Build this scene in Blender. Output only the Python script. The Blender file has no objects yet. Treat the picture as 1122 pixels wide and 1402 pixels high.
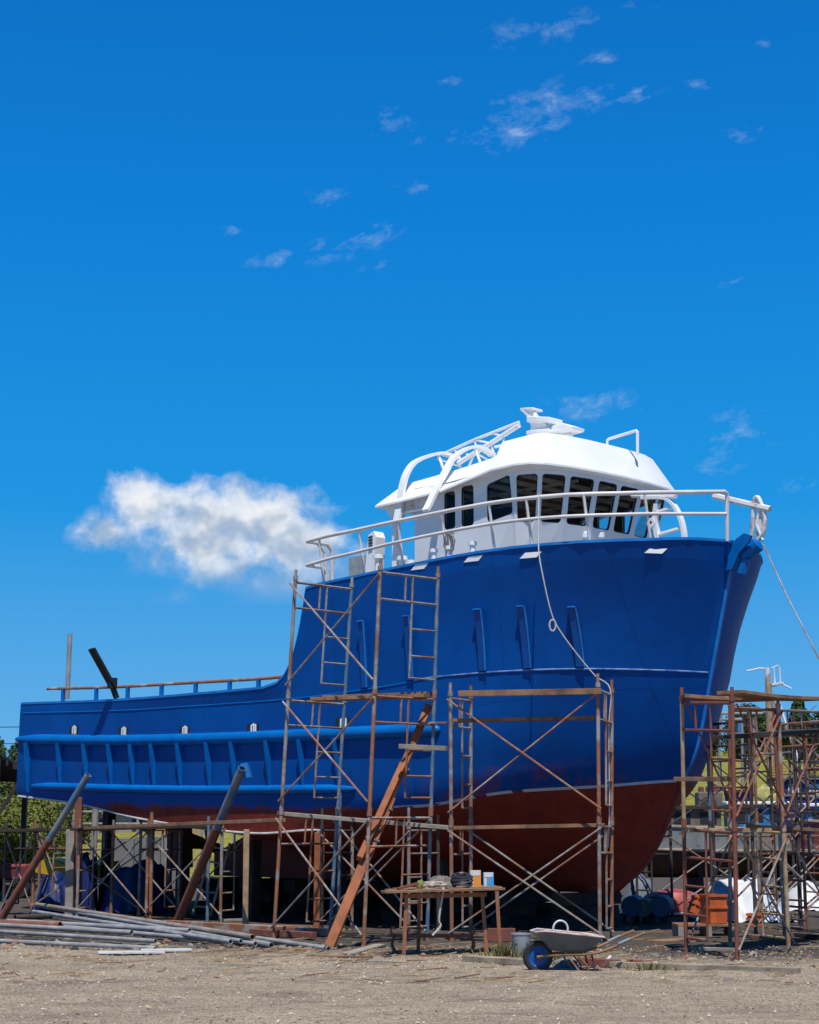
import bpy, math, random
import numpy as np
from mathutils import Vector, Matrix, noise as mnoise
from mathutils.geometry import tessellate_polygon
R = math.radians
random.seed(7)
scene = bpy.context.scene
COL = scene.collection

# ------------------------------------------------------------------ camera
FPX, CX, CY, EYE = 2400.0, 561.0, 701.0, 1.65
PITCH = math.atan(439 / FPX)
cam = bpy.data.objects.new('camera', bpy.data.cameras.new('camera'))
COL.objects.link(cam)
cam.location = (0, 0, EYE)
cam.rotation_euler = (R(90) + PITCH, 0, 0)
cam.data.sensor_fit = 'HORIZONTAL'
cam.data.sensor_width = 36.0
cam.data.lens = 36.0 * FPX / 1122.0
cam.data.clip_start = 0.1
cam.data.clip_end = 3000
scene.camera = cam
_c, _s = math.cos(PITCH), math.sin(PITCH)


def ray(px, py):
    x = (px - CX) / FPX
    y = -(py - CY) / FPX
    return Vector((x, _c - y * _s, _s + y * _c))


def at(px, py, Y):
    """the place at survey distance Y seen in direction (px, py)"""
    d = ray(px, py)
    return Vector((0, 0, EYE)) + d * (Y / d.y)


def atz(px, py, z):
    d = ray(px, py)
    return Vector((0, 0, EYE)) + d * ((z - EYE) / d.z)


# the boat's own frame: s metres aft of the stem head, v metres to starboard
OX, OY = 5.35, 28.95
FW = Vector((math.cos(R(45)), -math.sin(R(45)), 0))
ST = Vector((-math.sin(R(45)), -math.cos(R(45)), 0))
UP = Vector((0, 0, 1))


def B(s, v, z):
    return Vector((OX, OY, 0)) - FW * s + ST * v + UP * z


def inv(p):
    d = Vector((p[0] - OX, p[1] - OY, 0))
    return (-d.dot(FW), d.dot(ST), p[2])


def onv(px, py, v):
    d = ray(px, py)
    o = Vector((0, 0, EYE))
    return o + d * ((B(0, v, 0) - o).dot(ST) / d.dot(ST))


def ons(px, py, s):
    d = ray(px, py)
    o = Vector((0, 0, EYE))
    return o + d * ((B(s, 0, 0) - o).dot(FW) / d.dot(FW))


# ------------------------------------------------------------------ materials
def new_mat(name):
    m = bpy.data.materials.new(name)
    m.use_nodes = True
    return m, m.node_tree, m.node_tree.nodes['Principled BSDF']


def N(nt, typ, **kw):
    n = nt.nodes.new(typ)
    for k, v in kw.items():
        setattr(n, k, v)
    return n


def ramp(nt, fac, stops):
    r = N(nt, 'ShaderNodeValToRGB')
    e = r.color_ramp.elements
    while len(e) < len(stops):
        e.new(0.5)
    for i, (p, c) in enumerate(stops):
        e[i].position = p
        e[i].color = c if len(c) == 4 else (*c, 1)
    nt.links.new(fac, r.inputs[0])
    return r.outputs[0]


def mixc(nt, fac, a, b, blend='MIX'):
    m = N(nt, 'ShaderNodeMix', data_type='RGBA', blend_type=blend)
    for sock, val in ((m.inputs[0], fac), (m.inputs[6], a), (m.inputs[7], b)):
        if isinstance(val, (int, float)):
            sock.default_value = val
        elif isinstance(val, tuple):
            sock.default_value = val if len(val) == 4 else (*val, 1)
        else:
            nt.links.new(val, sock)
    return m.outputs[2]


def mth(nt, op, a, b=None, c=None, clamp=False):
    m = N(nt, 'ShaderNodeMath', operation=op, use_clamp=clamp)
    for i, val in enumerate((a, b, c)):
        if val is None:
            continue
        if isinstance(val, (int, float)):
            m.inputs[i].default_value = val
        else:
            nt.links.new(val, m.inputs[i])
    return m.outputs[0]


def tex(nt, scale, detail=5, rough=.6, coord=None, stretch=None, dist=0):
    if coord is None:
        tc = nt.nodes.get('TCO') or N(nt, 'ShaderNodeTexCoord')
        tc.name = 'TCO'
        coord = tc.outputs['Object']
    if stretch:
        mp = N(nt, 'ShaderNodeMapping')
        mp.inputs['Scale'].default_value = stretch
        nt.links.new(coord, mp.inputs[0])
        coord = mp.outputs[0]
    n = N(nt, 'ShaderNodeTexNoise')
    n.inputs['Scale'].default_value = scale
    n.inputs['Detail'].default_value = detail
    n.inputs['Roughness'].default_value = rough
    n.inputs['Distortion'].default_value = dist
    nt.links.new(coord, n.inputs['Vector'])
    return n.outputs['Fac']


def bump(nt, bsdf, height, strength=.3, dist=.02):
    b = N(nt, 'ShaderNodeBump')
    b.inputs['Strength'].default_value = strength
    b.inputs['Distance'].default_value = dist
    nt.links.new(height, b.inputs['Height'])
    nt.links.new(b.outputs[0], bsdf.inputs['Normal'])


def pmat(name, col, col2=None, rough=.5, metal=0, scale=4, lo=.4, hi=.62, bmp=.15, bscale=30, bdist=.01, spec=.5,
         stretch=None, col3=None, scale3=1.5, lo3=.55, hi3=.65):
    m, nt, b = new_mat(name)
    col2 = col2 or tuple(c * .75 for c in col)
    f = tex(nt, scale, stretch=stretch)
    c = ramp(nt, f, [(lo, col), (hi, col2)])
    if col3:
        f3 = tex(nt, scale3, detail=6, stretch=stretch)
        k = ramp(nt, f3, [(lo3, (0, 0, 0)), (hi3, (1, 1, 1))])
        c = mixc(nt, k, c, col3)
    nt.links.new(c, b.inputs['Base Color'])
    b.inputs['Roughness'].default_value = rough
    b.inputs['Metallic'].default_value = metal
    b.inputs['Specular IOR Level'].default_value = spec
    if bmp:
        bump(nt, b, tex(nt, bscale, stretch=stretch), bmp, bdist)
    return m


M = {}
M['white'] = pmat('white_paint', (.87, .87, .86), (.80, .81, .81), .38, scale=1.2, bmp=.05, bscale=8)
M['whitewall'] = pmat('white_wall_paint', (.74, .75, .77), (.66, .68, .71), .45, scale=1.1, bmp=.06, bscale=6,
                      col3=(.55, .56, .57), scale3=2.2, lo3=.64, hi3=.75)
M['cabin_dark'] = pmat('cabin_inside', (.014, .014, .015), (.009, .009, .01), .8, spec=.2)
M['cabin_beam'] = pmat('cabin_beam', (.45, .43, .41), (.3, .29, .28), .6)
M['gasket'] = pmat('window_gasket', (.02, .02, .022), None, .6, bmp=0)
M['hullblue'] = pmat('hull_blue_plain', (.0006, .072, .31), (.0006, .06, .27), .4, scale=2, bmp=.05, bscale=6, spec=.25)
M['blue'] = pmat('blue_paint', (.001, .14, .46), (.001, .115, .40), .4, scale=2.0, bmp=.08, bscale=6, spec=.2)
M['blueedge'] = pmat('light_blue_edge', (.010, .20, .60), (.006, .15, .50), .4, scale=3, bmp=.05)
M['bluedull'] = pmat('navy_steel', (.012, .03, .09), (.02, .04, .1), .5)
M['stripe'] = pmat('pale_stripe', (.55, .62, .72), (.4, .45, .55), .5, scale=6, lo=.35, hi=.7)
M['rust'] = pmat('rusty_steel', (.34, .13, .06), (.20, .10, .065), .75, scale=9, lo=.35, hi=.7, bscale=60, bdist=.004, bmp=.3,
                 col3=(.34, .31, .29), scale3=2.3, lo3=.52, hi3=.62)
M['redrust'] = pmat('red_oxide_pipe', (.24, .07, .04), (.16, .06, .04), .7, scale=7, bscale=50, bdist=.004,
                    col3=(.28, .2, .16), scale3=3, lo3=.6, hi3=.7)
M['steel'] = pmat('worn_scaffold_steel', (.35, .325, .30), (.23, .20, .175), .5, scale=12, bscale=60, bdist=.003, metal=.1,
                  col3=(.26, .12, .06), scale3=2.0, lo3=.47, hi3=.6)
M['tan'] = pmat('ochre_painted_steel', (.42, .30, .17), (.30, .19, .10), .6, scale=6, col3=(.16, .09, .05), scale3=4, lo3=.58, hi3=.68)
M['steelblue'] = pmat('blue_sprayed_steel', (.08, .16, .26), (.22, .22, .22), .5, scale=3, lo=.44, hi=.56, bmp=.1)
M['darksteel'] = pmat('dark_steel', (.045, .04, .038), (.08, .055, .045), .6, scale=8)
M['pipe'] = pmat('galvanised_pipe', (.34, .34, .335), (.23, .23, .23), .6, scale=3, metal=0, bmp=.05,
                 col3=(.24, .17, .12), scale3=1.1, lo3=.6, hi3=.72)
M['wood'] = pmat('weathered_plank', (.30, .16, .085), (.19, .10, .055), .85, scale=5, stretch=(1, 1, 1), bscale=30,
                 col3=(.10, .065, .045), scale3=3, lo3=.55, hi3=.68)
M['timber'] = pmat('orange_timber', (.36, .115, .038), (.24, .075, .026), .75, scale=4, bscale=40,
                   col3=(.10, .045, .025), scale3=2.2, lo3=.6, hi3=.7)
M['greywood'] = pmat('grey_timber', (.33, .29, .24), (.24, .21, .18), .9, scale=5, bscale=40)
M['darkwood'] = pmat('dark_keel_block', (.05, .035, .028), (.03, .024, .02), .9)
M['rope'] = pmat('pale_rope', (.55, .53, .48), (.42, .40, .36), .8, scale=30, bmp=.3, bscale=120)
M['black'] = pmat('black_plate', (.012, .012, .013), (.02, .018, .016), .5)
M['rubber'] = pmat('black_rubber', (.015, .015, .016), (.03, .03, .03), .8)


def glass_mat():
    m = bpy.data.materials.new('window_glass')
    m.use_nodes = True
    nt = m.node_tree
    nt.nodes.clear()
    o = N(nt, 'ShaderNodeOutputMaterial')
    t = N(nt, 'ShaderNodeBsdfTransparent')
    t.inputs[0].default_value = (.86, .9, .92, 1)
    g = N(nt, 'ShaderNodeBsdfGlossy')
    g.inputs['Roughness'].default_value = .03
    fr = N(nt, 'ShaderNodeFresnel')
    mx = N(nt, 'ShaderNodeMixShader')
    nt.links.new(mth(nt, 'MULTIPLY', fr.outputs[0], .45), mx.inputs[0])
    nt.links.new(t.outputs[0], mx.inputs[1])
    nt.links.new(g.outputs[0], mx.inputs[2])
    nt.links.new(mx.outputs[0], o.inputs[0])
    return m


M['glass'] = glass_mat()


def hull_mat():
    """UV.x = metres aft of the stem, UV.y = metres above the painted waterline"""
    m, nt, b = new_mat('hull_paint')
    uv = N(nt, 'ShaderNodeUVMap')
    uv.uv_map = 'hull'
    sep = N(nt, 'ShaderNodeSeparateXYZ')
    nt.links.new(uv.outputs[0], sep.inputs[0])
    s, h = sep.outputs[0], sep.outputs[1]
    big = tex(nt, .55, 3)
    fine = tex(nt, 3.0, 6)
    blue = mixc(nt, ramp(nt, big, [(.35, (0, 0, 0)), (.65, (1, 1, 1))]), (.0005, .062, .285), (.0005, .080, .350))
    blue = mixc(nt, mth(nt, 'MULTIPLY', ramp(nt, fine, [(.5, (0, 0, 0)), (.8, (1, 1, 1))]), .5), blue, (.0005, .045, .20))
    # dusty drips running down the plates
    drip = tex(nt, 1.0, 5, coord=uv.outputs[0], stretch=(7, .5, 1))
    blue = mixc(nt, mth(nt, 'MULTIPLY', ramp(nt, drip, [(.58, (0, 0, 0)), (.78, (1, 1, 1))]), .10), blue, (.02, .10, .30))
    red = mixc(nt, ramp(nt, fine, [(.35, (0, 0, 0)), (.7, (1, 1, 1))]), (.27, .045, .030), (.19, .032, .022))
    red = mixc(nt, mth(nt, 'MULTIPLY', ramp(nt, drip, [(.5, (0, 0, 0)), (.75, (1, 1, 1))]), .5), red, (.12, .026, .02))
    # sprayed red edge: sharp forward, feathered aft, with overspray clouds above the line amidships
    aft = mth(nt, 'SMOOTH_MIN', mth(nt, 'MAXIMUM', mth(nt, 'MULTIPLY', mth(nt, 'SUBTRACT', s, 4.8), .5), 0), 1, .05)
    wob = mth(nt, 'MULTIPLY', mth(nt, 'SUBTRACT', tex(nt, 2.2, 5), .5), mth(nt, 'MULTIPLY_ADD', aft, .3, .0))
    edge = mth(nt, 'DIVIDE', mth(nt, 'ADD', h, wob), mth(nt, 'MULTIPLY_ADD', aft, .10, .008))
    below = mth(nt, 'SUBTRACT', .5, edge, clamp=True)
    near = mth(nt, 'SUBTRACT', 1, mth(nt, 'DIVIDE', mth(nt, 'ABSOLUTE', h), .48), clamp=True)
    smid = mth(nt, 'SUBTRACT', 1, mth(nt, 'POWER', mth(nt, 'DIVIDE', mth(nt, 'SUBTRACT', s, 3.0), 1.9), 2), clamp=True)
    over = mth(nt, 'MULTIPLY', mth(nt, 'MULTIPLY', near, smid),
               ramp(nt, tex(nt, 2.0, 4), [(.42, (0, 0, 0)), (.62, (1, 1, 1))]))
    fac = mth(nt, 'MAXIMUM', below, mth(nt, 'MULTIPLY', over, .95))
    col = mixc(nt, fac, blue, red)
    # scraped seams and fine scuffs
    sm = mth(nt, 'ABSOLUTE', mth(nt, 'SUBTRACT', mth(nt, 'FRACT', mth(nt, 'DIVIDE', s, 1.83)), .5))
    sm = mth(nt, 'MAXIMUM', mth(nt, 'LESS_THAN', sm, .006), mth(nt, 'LESS_THAN', mth(nt, 'ABSOLUTE', mth(nt, 'SUBTRACT', h, 1.45)), .010))
    sm = mth(nt, 'MULTIPLY', sm, mth(nt, 'MULTIPLY_ADD', tex(nt, 2.5, 3), .9, -.05, clamp=True))
    col = mixc(nt, mth(nt, 'MULTIPLY', sm, .55), col, (.004, .018, .07))
    scf = tex(nt, 1.0, 7, .75, coord=uv.outputs[0], stretch=(2.2, 5, 1))
    col = mixc(nt, mth(nt, 'MULTIPLY', ramp(nt, scf, [(.62, (0, 0, 0)), (.74, (1, 1, 1))]), .22), col, (.03, .13, .36))
    chip = tex(nt, 26, 3, .5)
    col = mixc(nt, mth(nt, 'MULTIPLY', ramp(nt, chip, [(.76, (0, 0, 0)), (.79, (1, 1, 1))]), .6), col, (.20, .24, .33))
    nt.links.new(col, b.inputs['Base Color'])
    nt.links.new(mixc(nt, fac, (.46, .46, .46), (.65, .65, .65)), b.inputs['Roughness'])
    b.inputs['Specular IOR Level'].default_value = .12
    # plate buckling and weld seams
    seam = mth(nt, 'ABSOLUTE', mth(nt, 'SUBTRACT', mth(nt, 'FRACT', mth(nt, 'DIVIDE', s, 2.4)), .5))
    seam = mth(nt, 'MULTIPLY', mth(nt, 'LESS_THAN', seam, .005), .25)
    hs = mth(nt, 'MULTIPLY', mth(nt, 'LESS_THAN', mth(nt, 'ABSOLUTE', mth(nt, 'SUBTRACT', h, 1.45)), .012), .35)
    ht = mth(nt, 'ADD', mth(nt, 'ADD', mth(nt, 'MULTIPLY', tex(nt, 1.1, 2), 1.0), seam), hs)
    bump(nt, b, ht, .32, .03)
    return m


M['hull'] = hull_mat()


# ------------------------------------------------------------------ mesh builder
class MB:
    def __init__(self):
        self.v, self.f, self.mi, self.uv = [], [], [], {}

    def add(self, vs, fs, mi=0):
        o = len(self.v)
        self.v += [Vector(p) for p in vs]
        for f in fs:
            self.f.append(tuple(i + o for i in f))
            self.mi.append(mi)
        return self

    def box(self, c, a, b, d, mi=0):
        """centre and three half-axis vectors"""
        c, a, b, d = Vector(c), Vector(a), Vector(b), Vector(d)
        vs = [c + a * i + b * j + d * k for k in (-1, 1) for j in (-1, 1) for i in (-1, 1)]
        fs = [(0, 2, 3, 1), (4, 5, 7, 6), (0, 1, 5, 4), (2, 6, 7, 3), (0, 4, 6, 2), (1, 3, 7, 5)]
        if a.cross(b).dot(d) < 0:
            fs = [f[::-1] for f in fs]
        return self.add(vs, fs, mi)

    def abox(self, lo, hi, mi=0):
        lo, hi = Vector(lo), Vector(hi)
        c, h = (lo + hi) / 2, (hi - lo) / 2
        return self.box(c, (h.x, 0, 0), (0, h.y, 0), (0, 0, h.z), mi)

    def bar(self, p, q, w, h, up=UP, mi=0):
        """rectangular bar from p to q: w sideways, h along up"""
        p, q = Vector(p), Vector(q)
        d = (q - p).normalized()
        sd = d.cross(Vector(up))
        if sd.length < 1e-4:
            sd = d.cross(Vector((1, 0, 0)))
        sd.normalize()
        u = sd.cross(d).normalized()
        return self.box((p + q) / 2, (q - p) / 2, sd * w / 2, u * h / 2, mi)

    def path(self, pts, r, n=8, mi=0, closed=False, rr=None):
        pts = [Vector(p) for p in pts]
        m = len(pts)
        up = None
        rings = []
        for i, p in enumerate(pts):
            if closed:
                d = (pts[(i + 1) % m] - pts[i - 1])
            else:
                d = (pts[min(i + 1, m - 1)] - pts[max(i - 1, 0)])
            d.normalize()
            if up is None:
                up = d.cross(Vector((0.31, .52, .79)))
            up = (up - d * up.dot(d)).normalized()
            sd = d.cross(up)
            rad = rr[i] if rr else r
            rings.append([p + (up * math.cos(2 * math.pi * k / n) + sd * math.sin(2 * math.pi * k / n)) * rad for k in range(n)])
        vs = [p for rg in rings for p in rg]
        fs = []
        for i in range(m if closed else m - 1):
            j = (i + 1) % m
            for k in range(n):
                k2 = (k + 1) % n
                fs.append((i * n + k, i * n + k2, j * n + k2, j * n + k))
        if not closed:
            fs.append(tuple(range(n - 1, -1, -1)))
            fs.append(tuple((m - 1) * n + k for k in range(n)))
        return self.add(vs, fs, mi)

    def tube(self, p, q, r, n=8, mi=0, r2=None):
        return self.path([p, q], r, n, mi, rr=[r, r if r2 is None else r2])

    def hollow(self, p, q, r, t=.008, n=12, mi=0):
        """an open pipe"""
        p, q = Vector(p), Vector(q)
        d = (q - p).normalized()
        a = d.cross(Vector((.3, .2, .9))).normalized()
        b = d.cross(a)
        vs = []
        for c, rad in ((p, r), (q, r), (q, r - t), (p, r - t)):
            vs += [c + (a * math.cos(2 * math.pi * k / n) + b * math.sin(2 * math.pi * k / n)) * rad for k in range(n)]
        fs = []
        for g in range(4):
            for k in range(n):
                k2 = (k + 1) % n
                g2 = (g + 1) % 4
                fs.append((g * n + k, g * n + k2, g2 * n + k2, g2 * n + k))
        return self.add(vs, fs, mi)

    def lathe(self, base, prof, n=20, axis=UP, mi=0):
        base, axis = Vector(base), Vector(axis).normalized()
        a = axis.cross(Vector((0.2, 1, .1))).normalized()
        b = axis.cross(a)
        vs, fs = [], []
        for (r, h) in prof:
            vs += [base + axis * h + (a * math.cos(2 * math.pi * k / n) + b * math.sin(2 * math.pi * k / n)) * max(r, 1e-4) for k in range(n)]
        for i in range(len(prof) - 1):
            for k in range(n):
                k2 = (k + 1) % n
                fs.append((i * n + k, i * n + k2, (i + 1) * n + k2, (i + 1) * n + k))
        return self.add(vs, fs, mi)

    def prism(self, poly, ext, mi=0):
        """polygon of 3-D points extruded by the vector ext"""
        n = len(poly)
        ext = Vector(ext)
        vs = [Vector(p) for p in poly] + [Vector(p) + ext for p in poly]
        fs = [tuple(range(n - 1, -1, -1)), tuple(range(n, 2 * n))]
        fs += [(i, (i + 1) % n, n + (i + 1) % n, n + i) for i in range(n)]
        return self.add(vs, fs, mi)

    def ribbon(self, pts, w, t, up=UP, mi=0):
        """flat bar swept along a path: w along up, t across"""
        pts = [Vector(p) for p in pts]
        up = Vector(up).normalized()
        vs, fs = [], []
        for i, p in enumerate(pts):
            d = (pts[min(i + 1, len(pts) - 1)] - pts[max(i - 1, 0)]).normalized()
            sd = d.cross(up).normalized()
            for (a, b) in ((-1, -1), (1, -1), (1, 1), (-1, 1)):
                vs.append(p + sd * a * t / 2 + up * b * w / 2)
        for i in range(len(pts) - 1):
            for k in range(4):
                k2 = (k + 1) % 4
                fs.append((i * 4 + k, i * 4 + k2, (i + 1) * 4 + k2, (i + 1) * 4 + k))
        fs += [(3, 2, 1, 0), tuple(len(pts) * 4 - 4 + k for k in range(4))]
        return self.add(vs, fs, mi)

    def plate(self, outer, holes, thick, nrm, mi=0, mi_in=None):
        """flat plate with holes; outer and holes are 3-D loops in one plane"""
        nrm = Vector(nrm).normalized()
        loops = [[Vector(p) for p in outer]] + [[Vector(p) for p in h] for h in holes]
        flat = [p for l in loops for p in l]
        tris = tessellate_polygon(loops)
        n = len(flat)
        fo, fi = [], []
        for t in tris:
            a, b, c = (flat[i] for i in t)
            t = tuple(t)
            if (b - a).cross(c - a).dot(nrm) < 0:
                t = t[::-1]
            fo.append(t)
            fi.append(tuple(i + n for i in t[::-1]))
        vs = flat + [p - nrm * thick for p in flat]
        self.add(vs, fo, mi)
        o = len(self.v) - len(vs)
        for t in fi:
            self.f.append(tuple(i + o for i in t))
            self.mi.append(mi if mi_in is None else mi_in)
        k = 0
        for li, l in enumerate(loops):
            m = len(l)
            for i in range(m):
                a, b = o + k + i, o + k + (i + 1) % m
                self.f.append((a, b, b + n, a + n))
                self.mi.append(mi)
            k += m
        return self

    def build(self, name, mats, parent=None, smooth=True, angle=38, bevel=None):
        base = Vector(parent['_w']) if parent is not None else None
        me = bpy.data.meshes.new(name)
        if base is None:
            xs = np.array([tuple(p) for p in self.v])
            base = Vector(((xs[:, 0].min() + xs[:, 0].max()) / 2, (xs[:, 1].min() + xs[:, 1].max()) / 2, xs[:, 2].min()))
            loc = base
        else:
            loc = Vector((0, 0, 0))
        me.from_pydata([tuple(p - base) for p in self.v], [], self.f)
        if not isinstance(mats, (list, tuple)):
            mats = [mats]
        for m in mats:
            me.materials.append(M[m] if isinstance(m, str) else m)
        if len(mats) > 1:
            me.polygons.foreach_set('material_index', self.mi)
        me.validate()
        me.update()
        if smooth:
            me.shade_smooth()
            me.set_sharp_from_angle(angle=R(angle))
        o = bpy.data.objects.new(name, me)
        COL.objects.link(o)
        o.location = loc
        if parent is not None:
            o.parent = parent
        o['_w'] = tuple(base)
        if bevel:
            md = o.modifiers.new('bevel', 'BEVEL')
            md.width = bevel
            md.segments = 2
            md.limit_method = 'ANGLE'
        return o


def tag(o, label=None, cat=None, group=None, kind=None):
    if label:
        o['label'] = label
    if cat:
        o['category'] = cat
    if group:
        o['group'] = group
    if kind:
        o['kind'] = kind
    return o


def thing(name, label, cat, loc, group=None):
    o = bpy.data.objects.new(name, None)
    COL.objects.link(o)
    o.location = loc
    o.empty_display_size = .2
    o['_w'] = tuple(loc)
    return tag(o, label, cat, group)


def copy_tree(o, parent=None, loc=None, rot=None, label=None):
    c = o.copy()
    COL.objects.link(c)
    if parent is not None:
        c.parent = parent
    if loc is not None:
        c.location = loc
    if rot is not None:
        c.rotation_euler = rot
    if label:
        c['label'] = label
    for ch in [x for x in COL.objects if x.parent == o]:
        copy_tree(ch, c)
    return c


def interp(tab):
    """monotone cubic through (x, y) pairs"""
    x = np.array([t[0] for t in tab], float)
    y = np.array([t[1] for t in tab], float)
    h = np.diff(x)
    d = np.diff(y) / h
    m = np.zeros_like(x)
    m[0], m[-1] = d[0], d[-1]
    for i in range(1, len(x) - 1):
        if d[i - 1] * d[i] > 0:
            w1, w2 = 2 * h[i] + h[i - 1], h[i] + 2 * h[i - 1]
            m[i] = (w1 + w2) / (w1 / d[i - 1] + w2 / d[i])

    def f(q):
        q = min(max(q, x[0]), x[-1])
        i = min(int(np.searchsorted(x, q, side='right')) - 1, len(x) - 2)
        t = (q - x[i]) / h[i]
        return float(y[i] * (2 * t**3 - 3 * t**2 + 1) + h[i] * m[i] * (t**3 - 2 * t**2 + t) + y[i + 1] * (-2 * t**3 + 3 * t**2) + h[i] * m[i + 1] * (t**3 - t**2))
    return f


def spline(pts, n=8):
    """Catmull-Rom through points"""
    pts = [Vector(p) for p in pts]
    out = []
    for i in range(len(pts) - 1):
        p0, p1, p2, p3 = pts[max(i - 1, 0)], pts[i], pts[i + 1], pts[min(i + 2, len(pts) - 1)]
        for k in range(n):
            t = k / n
            out.append(.5 * ((2 * p1) + (p2 - p0) * t + (2 * p0 - 5 * p1 + 4 * p2 - p3) * t * t + (3 * p1 - p0 - 3 * p2 + p3) * t**3))
    out.append(pts[-1])
    return out


# ================================================================== THE TRAWLER
SE = 16.75
boat = thing('fishing_trawler', 'large blue and white steel fishing boat with red bottom, propped up ashore inside scaffolding', 'fishing boat', B(8, 0, 0))

# hull levels: start of the level on the stem, breadth(distance from stem), height(s)
LV = {}
LV['sheer'] = (-.10, [(0, .07), (.06, .42), (.16, .85), (.32, 1.27), (.6, 1.73), (1.1, 2.26), (1.6, 2.57), (2.3, 2.80), (3.1, 2.94), (4.1, 3.03), (5.6, 3.1), (7.3, 3.12), (12, 3.1), (17, 2.92)],
               [(-.2, 6.46), (.6, 6.34), (1.5, 6.31), (2.5, 6.30), (3.9, 6.25), (6, 6.14), (7.14, 6.06), (7.2, 5.72), (7.32, 5.25), (7.48, 4.83), (7.66, 4.55), (7.9, 4.38), (8.4, 4.31), (12, 4.32), (17, 4.47)])
LV['crease'] = (-.02, [(0, .07), (.06, .39), (.16, .80), (.32, 1.21), (.6, 1.67), (1.1, 2.20), (1.6, 2.52), (2.3, 2.76), (3.1, 2.91), (4.1, 3.01), (5.6, 3.09), (7.3, 3.115), (12, 3.1), (17, 2.92)],
                [(-.2, 6.10), (.6, 6.04), (2, 6.01), (3.9, 5.98), (6, 5.92), (7.14, 5.85), (7.2, 5.5), (7.32, 5.05), (7.48, 4.65), (7.66, 4.4), (7.9, 4.28), (8.4, 4.22), (12, 4.25), (17, 4.40)])
LV['knuckle'] = (.45, [(0, .06), (.06, .28), (.16, .58), (.32, .93), (.55, 1.33), (.9, 1.82), (1.3, 2.17), (1.9, 2.48), (2.8, 2.74), (4, 2.90), (5.2, 3.0), (7, 3.08), (12, 3.08), (17, 2.91)],
                 [(-.2, 4.27), (2, 4.28), (4.1, 4.25), (5, 4.16), (7.8, 4.05), (12, 4.08), (17, 4.24)])
LV['rail'] = (.68, [(0, .055), (.06, .22), (.18, .5), (.4, .93), (.8, 1.54), (1.3, 2.06), (1.9, 2.45), (2.7, 2.72), (3.7, 2.90), (4.8, 2.99), (6, 3.06), (8, 3.09), (12, 3.08), (17, 2.91)],
              [(-.2, 3.36), (4, 3.36), (7.8, 3.38), (12, 3.46), (17, 3.67)])
LV['mid'] = (.85, [(0, .055), (.08, .24), (.2, .5), (.4, .91), (.8, 1.50), (1.3, 2.01), (1.9, 2.40), (2.7, 2.69), (3.7, 2.89), (5, 3.0), (6.2, 3.07), (8, 3.09), (12, 3.08), (17, 2.91)],
             [(-.2, 2.92), (4, 2.86), (8, 2.9), (17, 3.1)])
LV['wl'] = (1.1, [(0, .05), (.08, .24), (.2, .48), (.4, .85), (.75, 1.35), (1.2, 1.80), (1.8, 2.20), (2.6, 2.53), (3.6, 2.78), (4.6, 2.92), (5.5, 3.0), (6.2, 3.04), (8, 3.06), (12, 3.05), (17, 2.9)],
            [(0, 2.56), (1.1, 2.50), (1.8, 2.4), (3, 2.31), (4.6, 2.09), (6, 2.06), (8, 2.09), (12, 2.19), (17, 2.55)])
LV['chine'] = (1.55, [(0, .05), (.2, .25), (.5, .52), (1.2, 1.02), (2.2, 1.55), (3.2, 2.0), (4.1, 2.4), (4.9, 2.75), (5.5, 2.95), (7, 3.0), (12, 2.99), (17, 2.86)],
               [(0, 1.6), (4, 1.6), (7, 1.70), (8.4, 1.64), (9.9, 1.71), (12, 1.91), (14.6, 2.27), (17, 2.46)])
LV['bilge'] = (1.95, [(0, .05), (.5, .2), (1.5, .55), (3, 1.0), (5, 1.5), (7, 1.8), (13, 1.9)],
               [(0, 1.08), (4, 1.1), (8, 1.35), (10, 1.55), (12, 1.85), (14.6, 2.24), (17, 2.44)])
LV['keel'] = (2.55, [(0, .05), (1, .09), (14, .09)],
              [(0, .62), (7.5, .64), (9.5, 1.0), (11, 1.6), (12, 1.8), (14.6, 2.22), (17, 2.43)])
NAMES = ['sheer', 'crease', 'knuckle', 'rail', 'mid', 'wl', 'chine', 'bilge', 'keel']
LF = {k: (LV[k][0], interp(LV[k][1]), interp(LV[k][2])) for k in NAMES}


def hb(s, z):
    """half breadth of the hull side at station s and height z"""
    zs, bs = [], []
    for k in NAMES:
        s0, fb, fz = LF[k]
        zs.append(fz(s))
        bs.append(fb(s - s0) if s > s0 else 0)
    for i in range(len(zs) - 1):
        if zs[i] >= z >= zs[i + 1]:
            t = (zs[i] - z) / (zs[i] - zs[i + 1] + 1e-9)
            hol = .10 * math.sin(math.pi * t) * max(0, 1 - s / 7) if i == 1 else 0
            return bs[i] + (bs[i + 1] - bs[i]) * t - hol
    return bs[0] if z > zs[0] else bs[-1]


def lvl(k, s, off=0):
    s0, fb, fz = LF[k]
    return B(s, fb(s - s0) + off, fz(s))


def outn(s, z, sg=1):
    """outward horizontal normal of the starboard side"""
    e = .08
    a, b = B(s - e, sg * hb(s - e, z), 0), B(s + e, sg * hb(s + e, z), 0)
    d = (b - a).normalized()
    n = d.cross(UP)
    return n if n.dot(ST * sg) > 0 else -n


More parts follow.
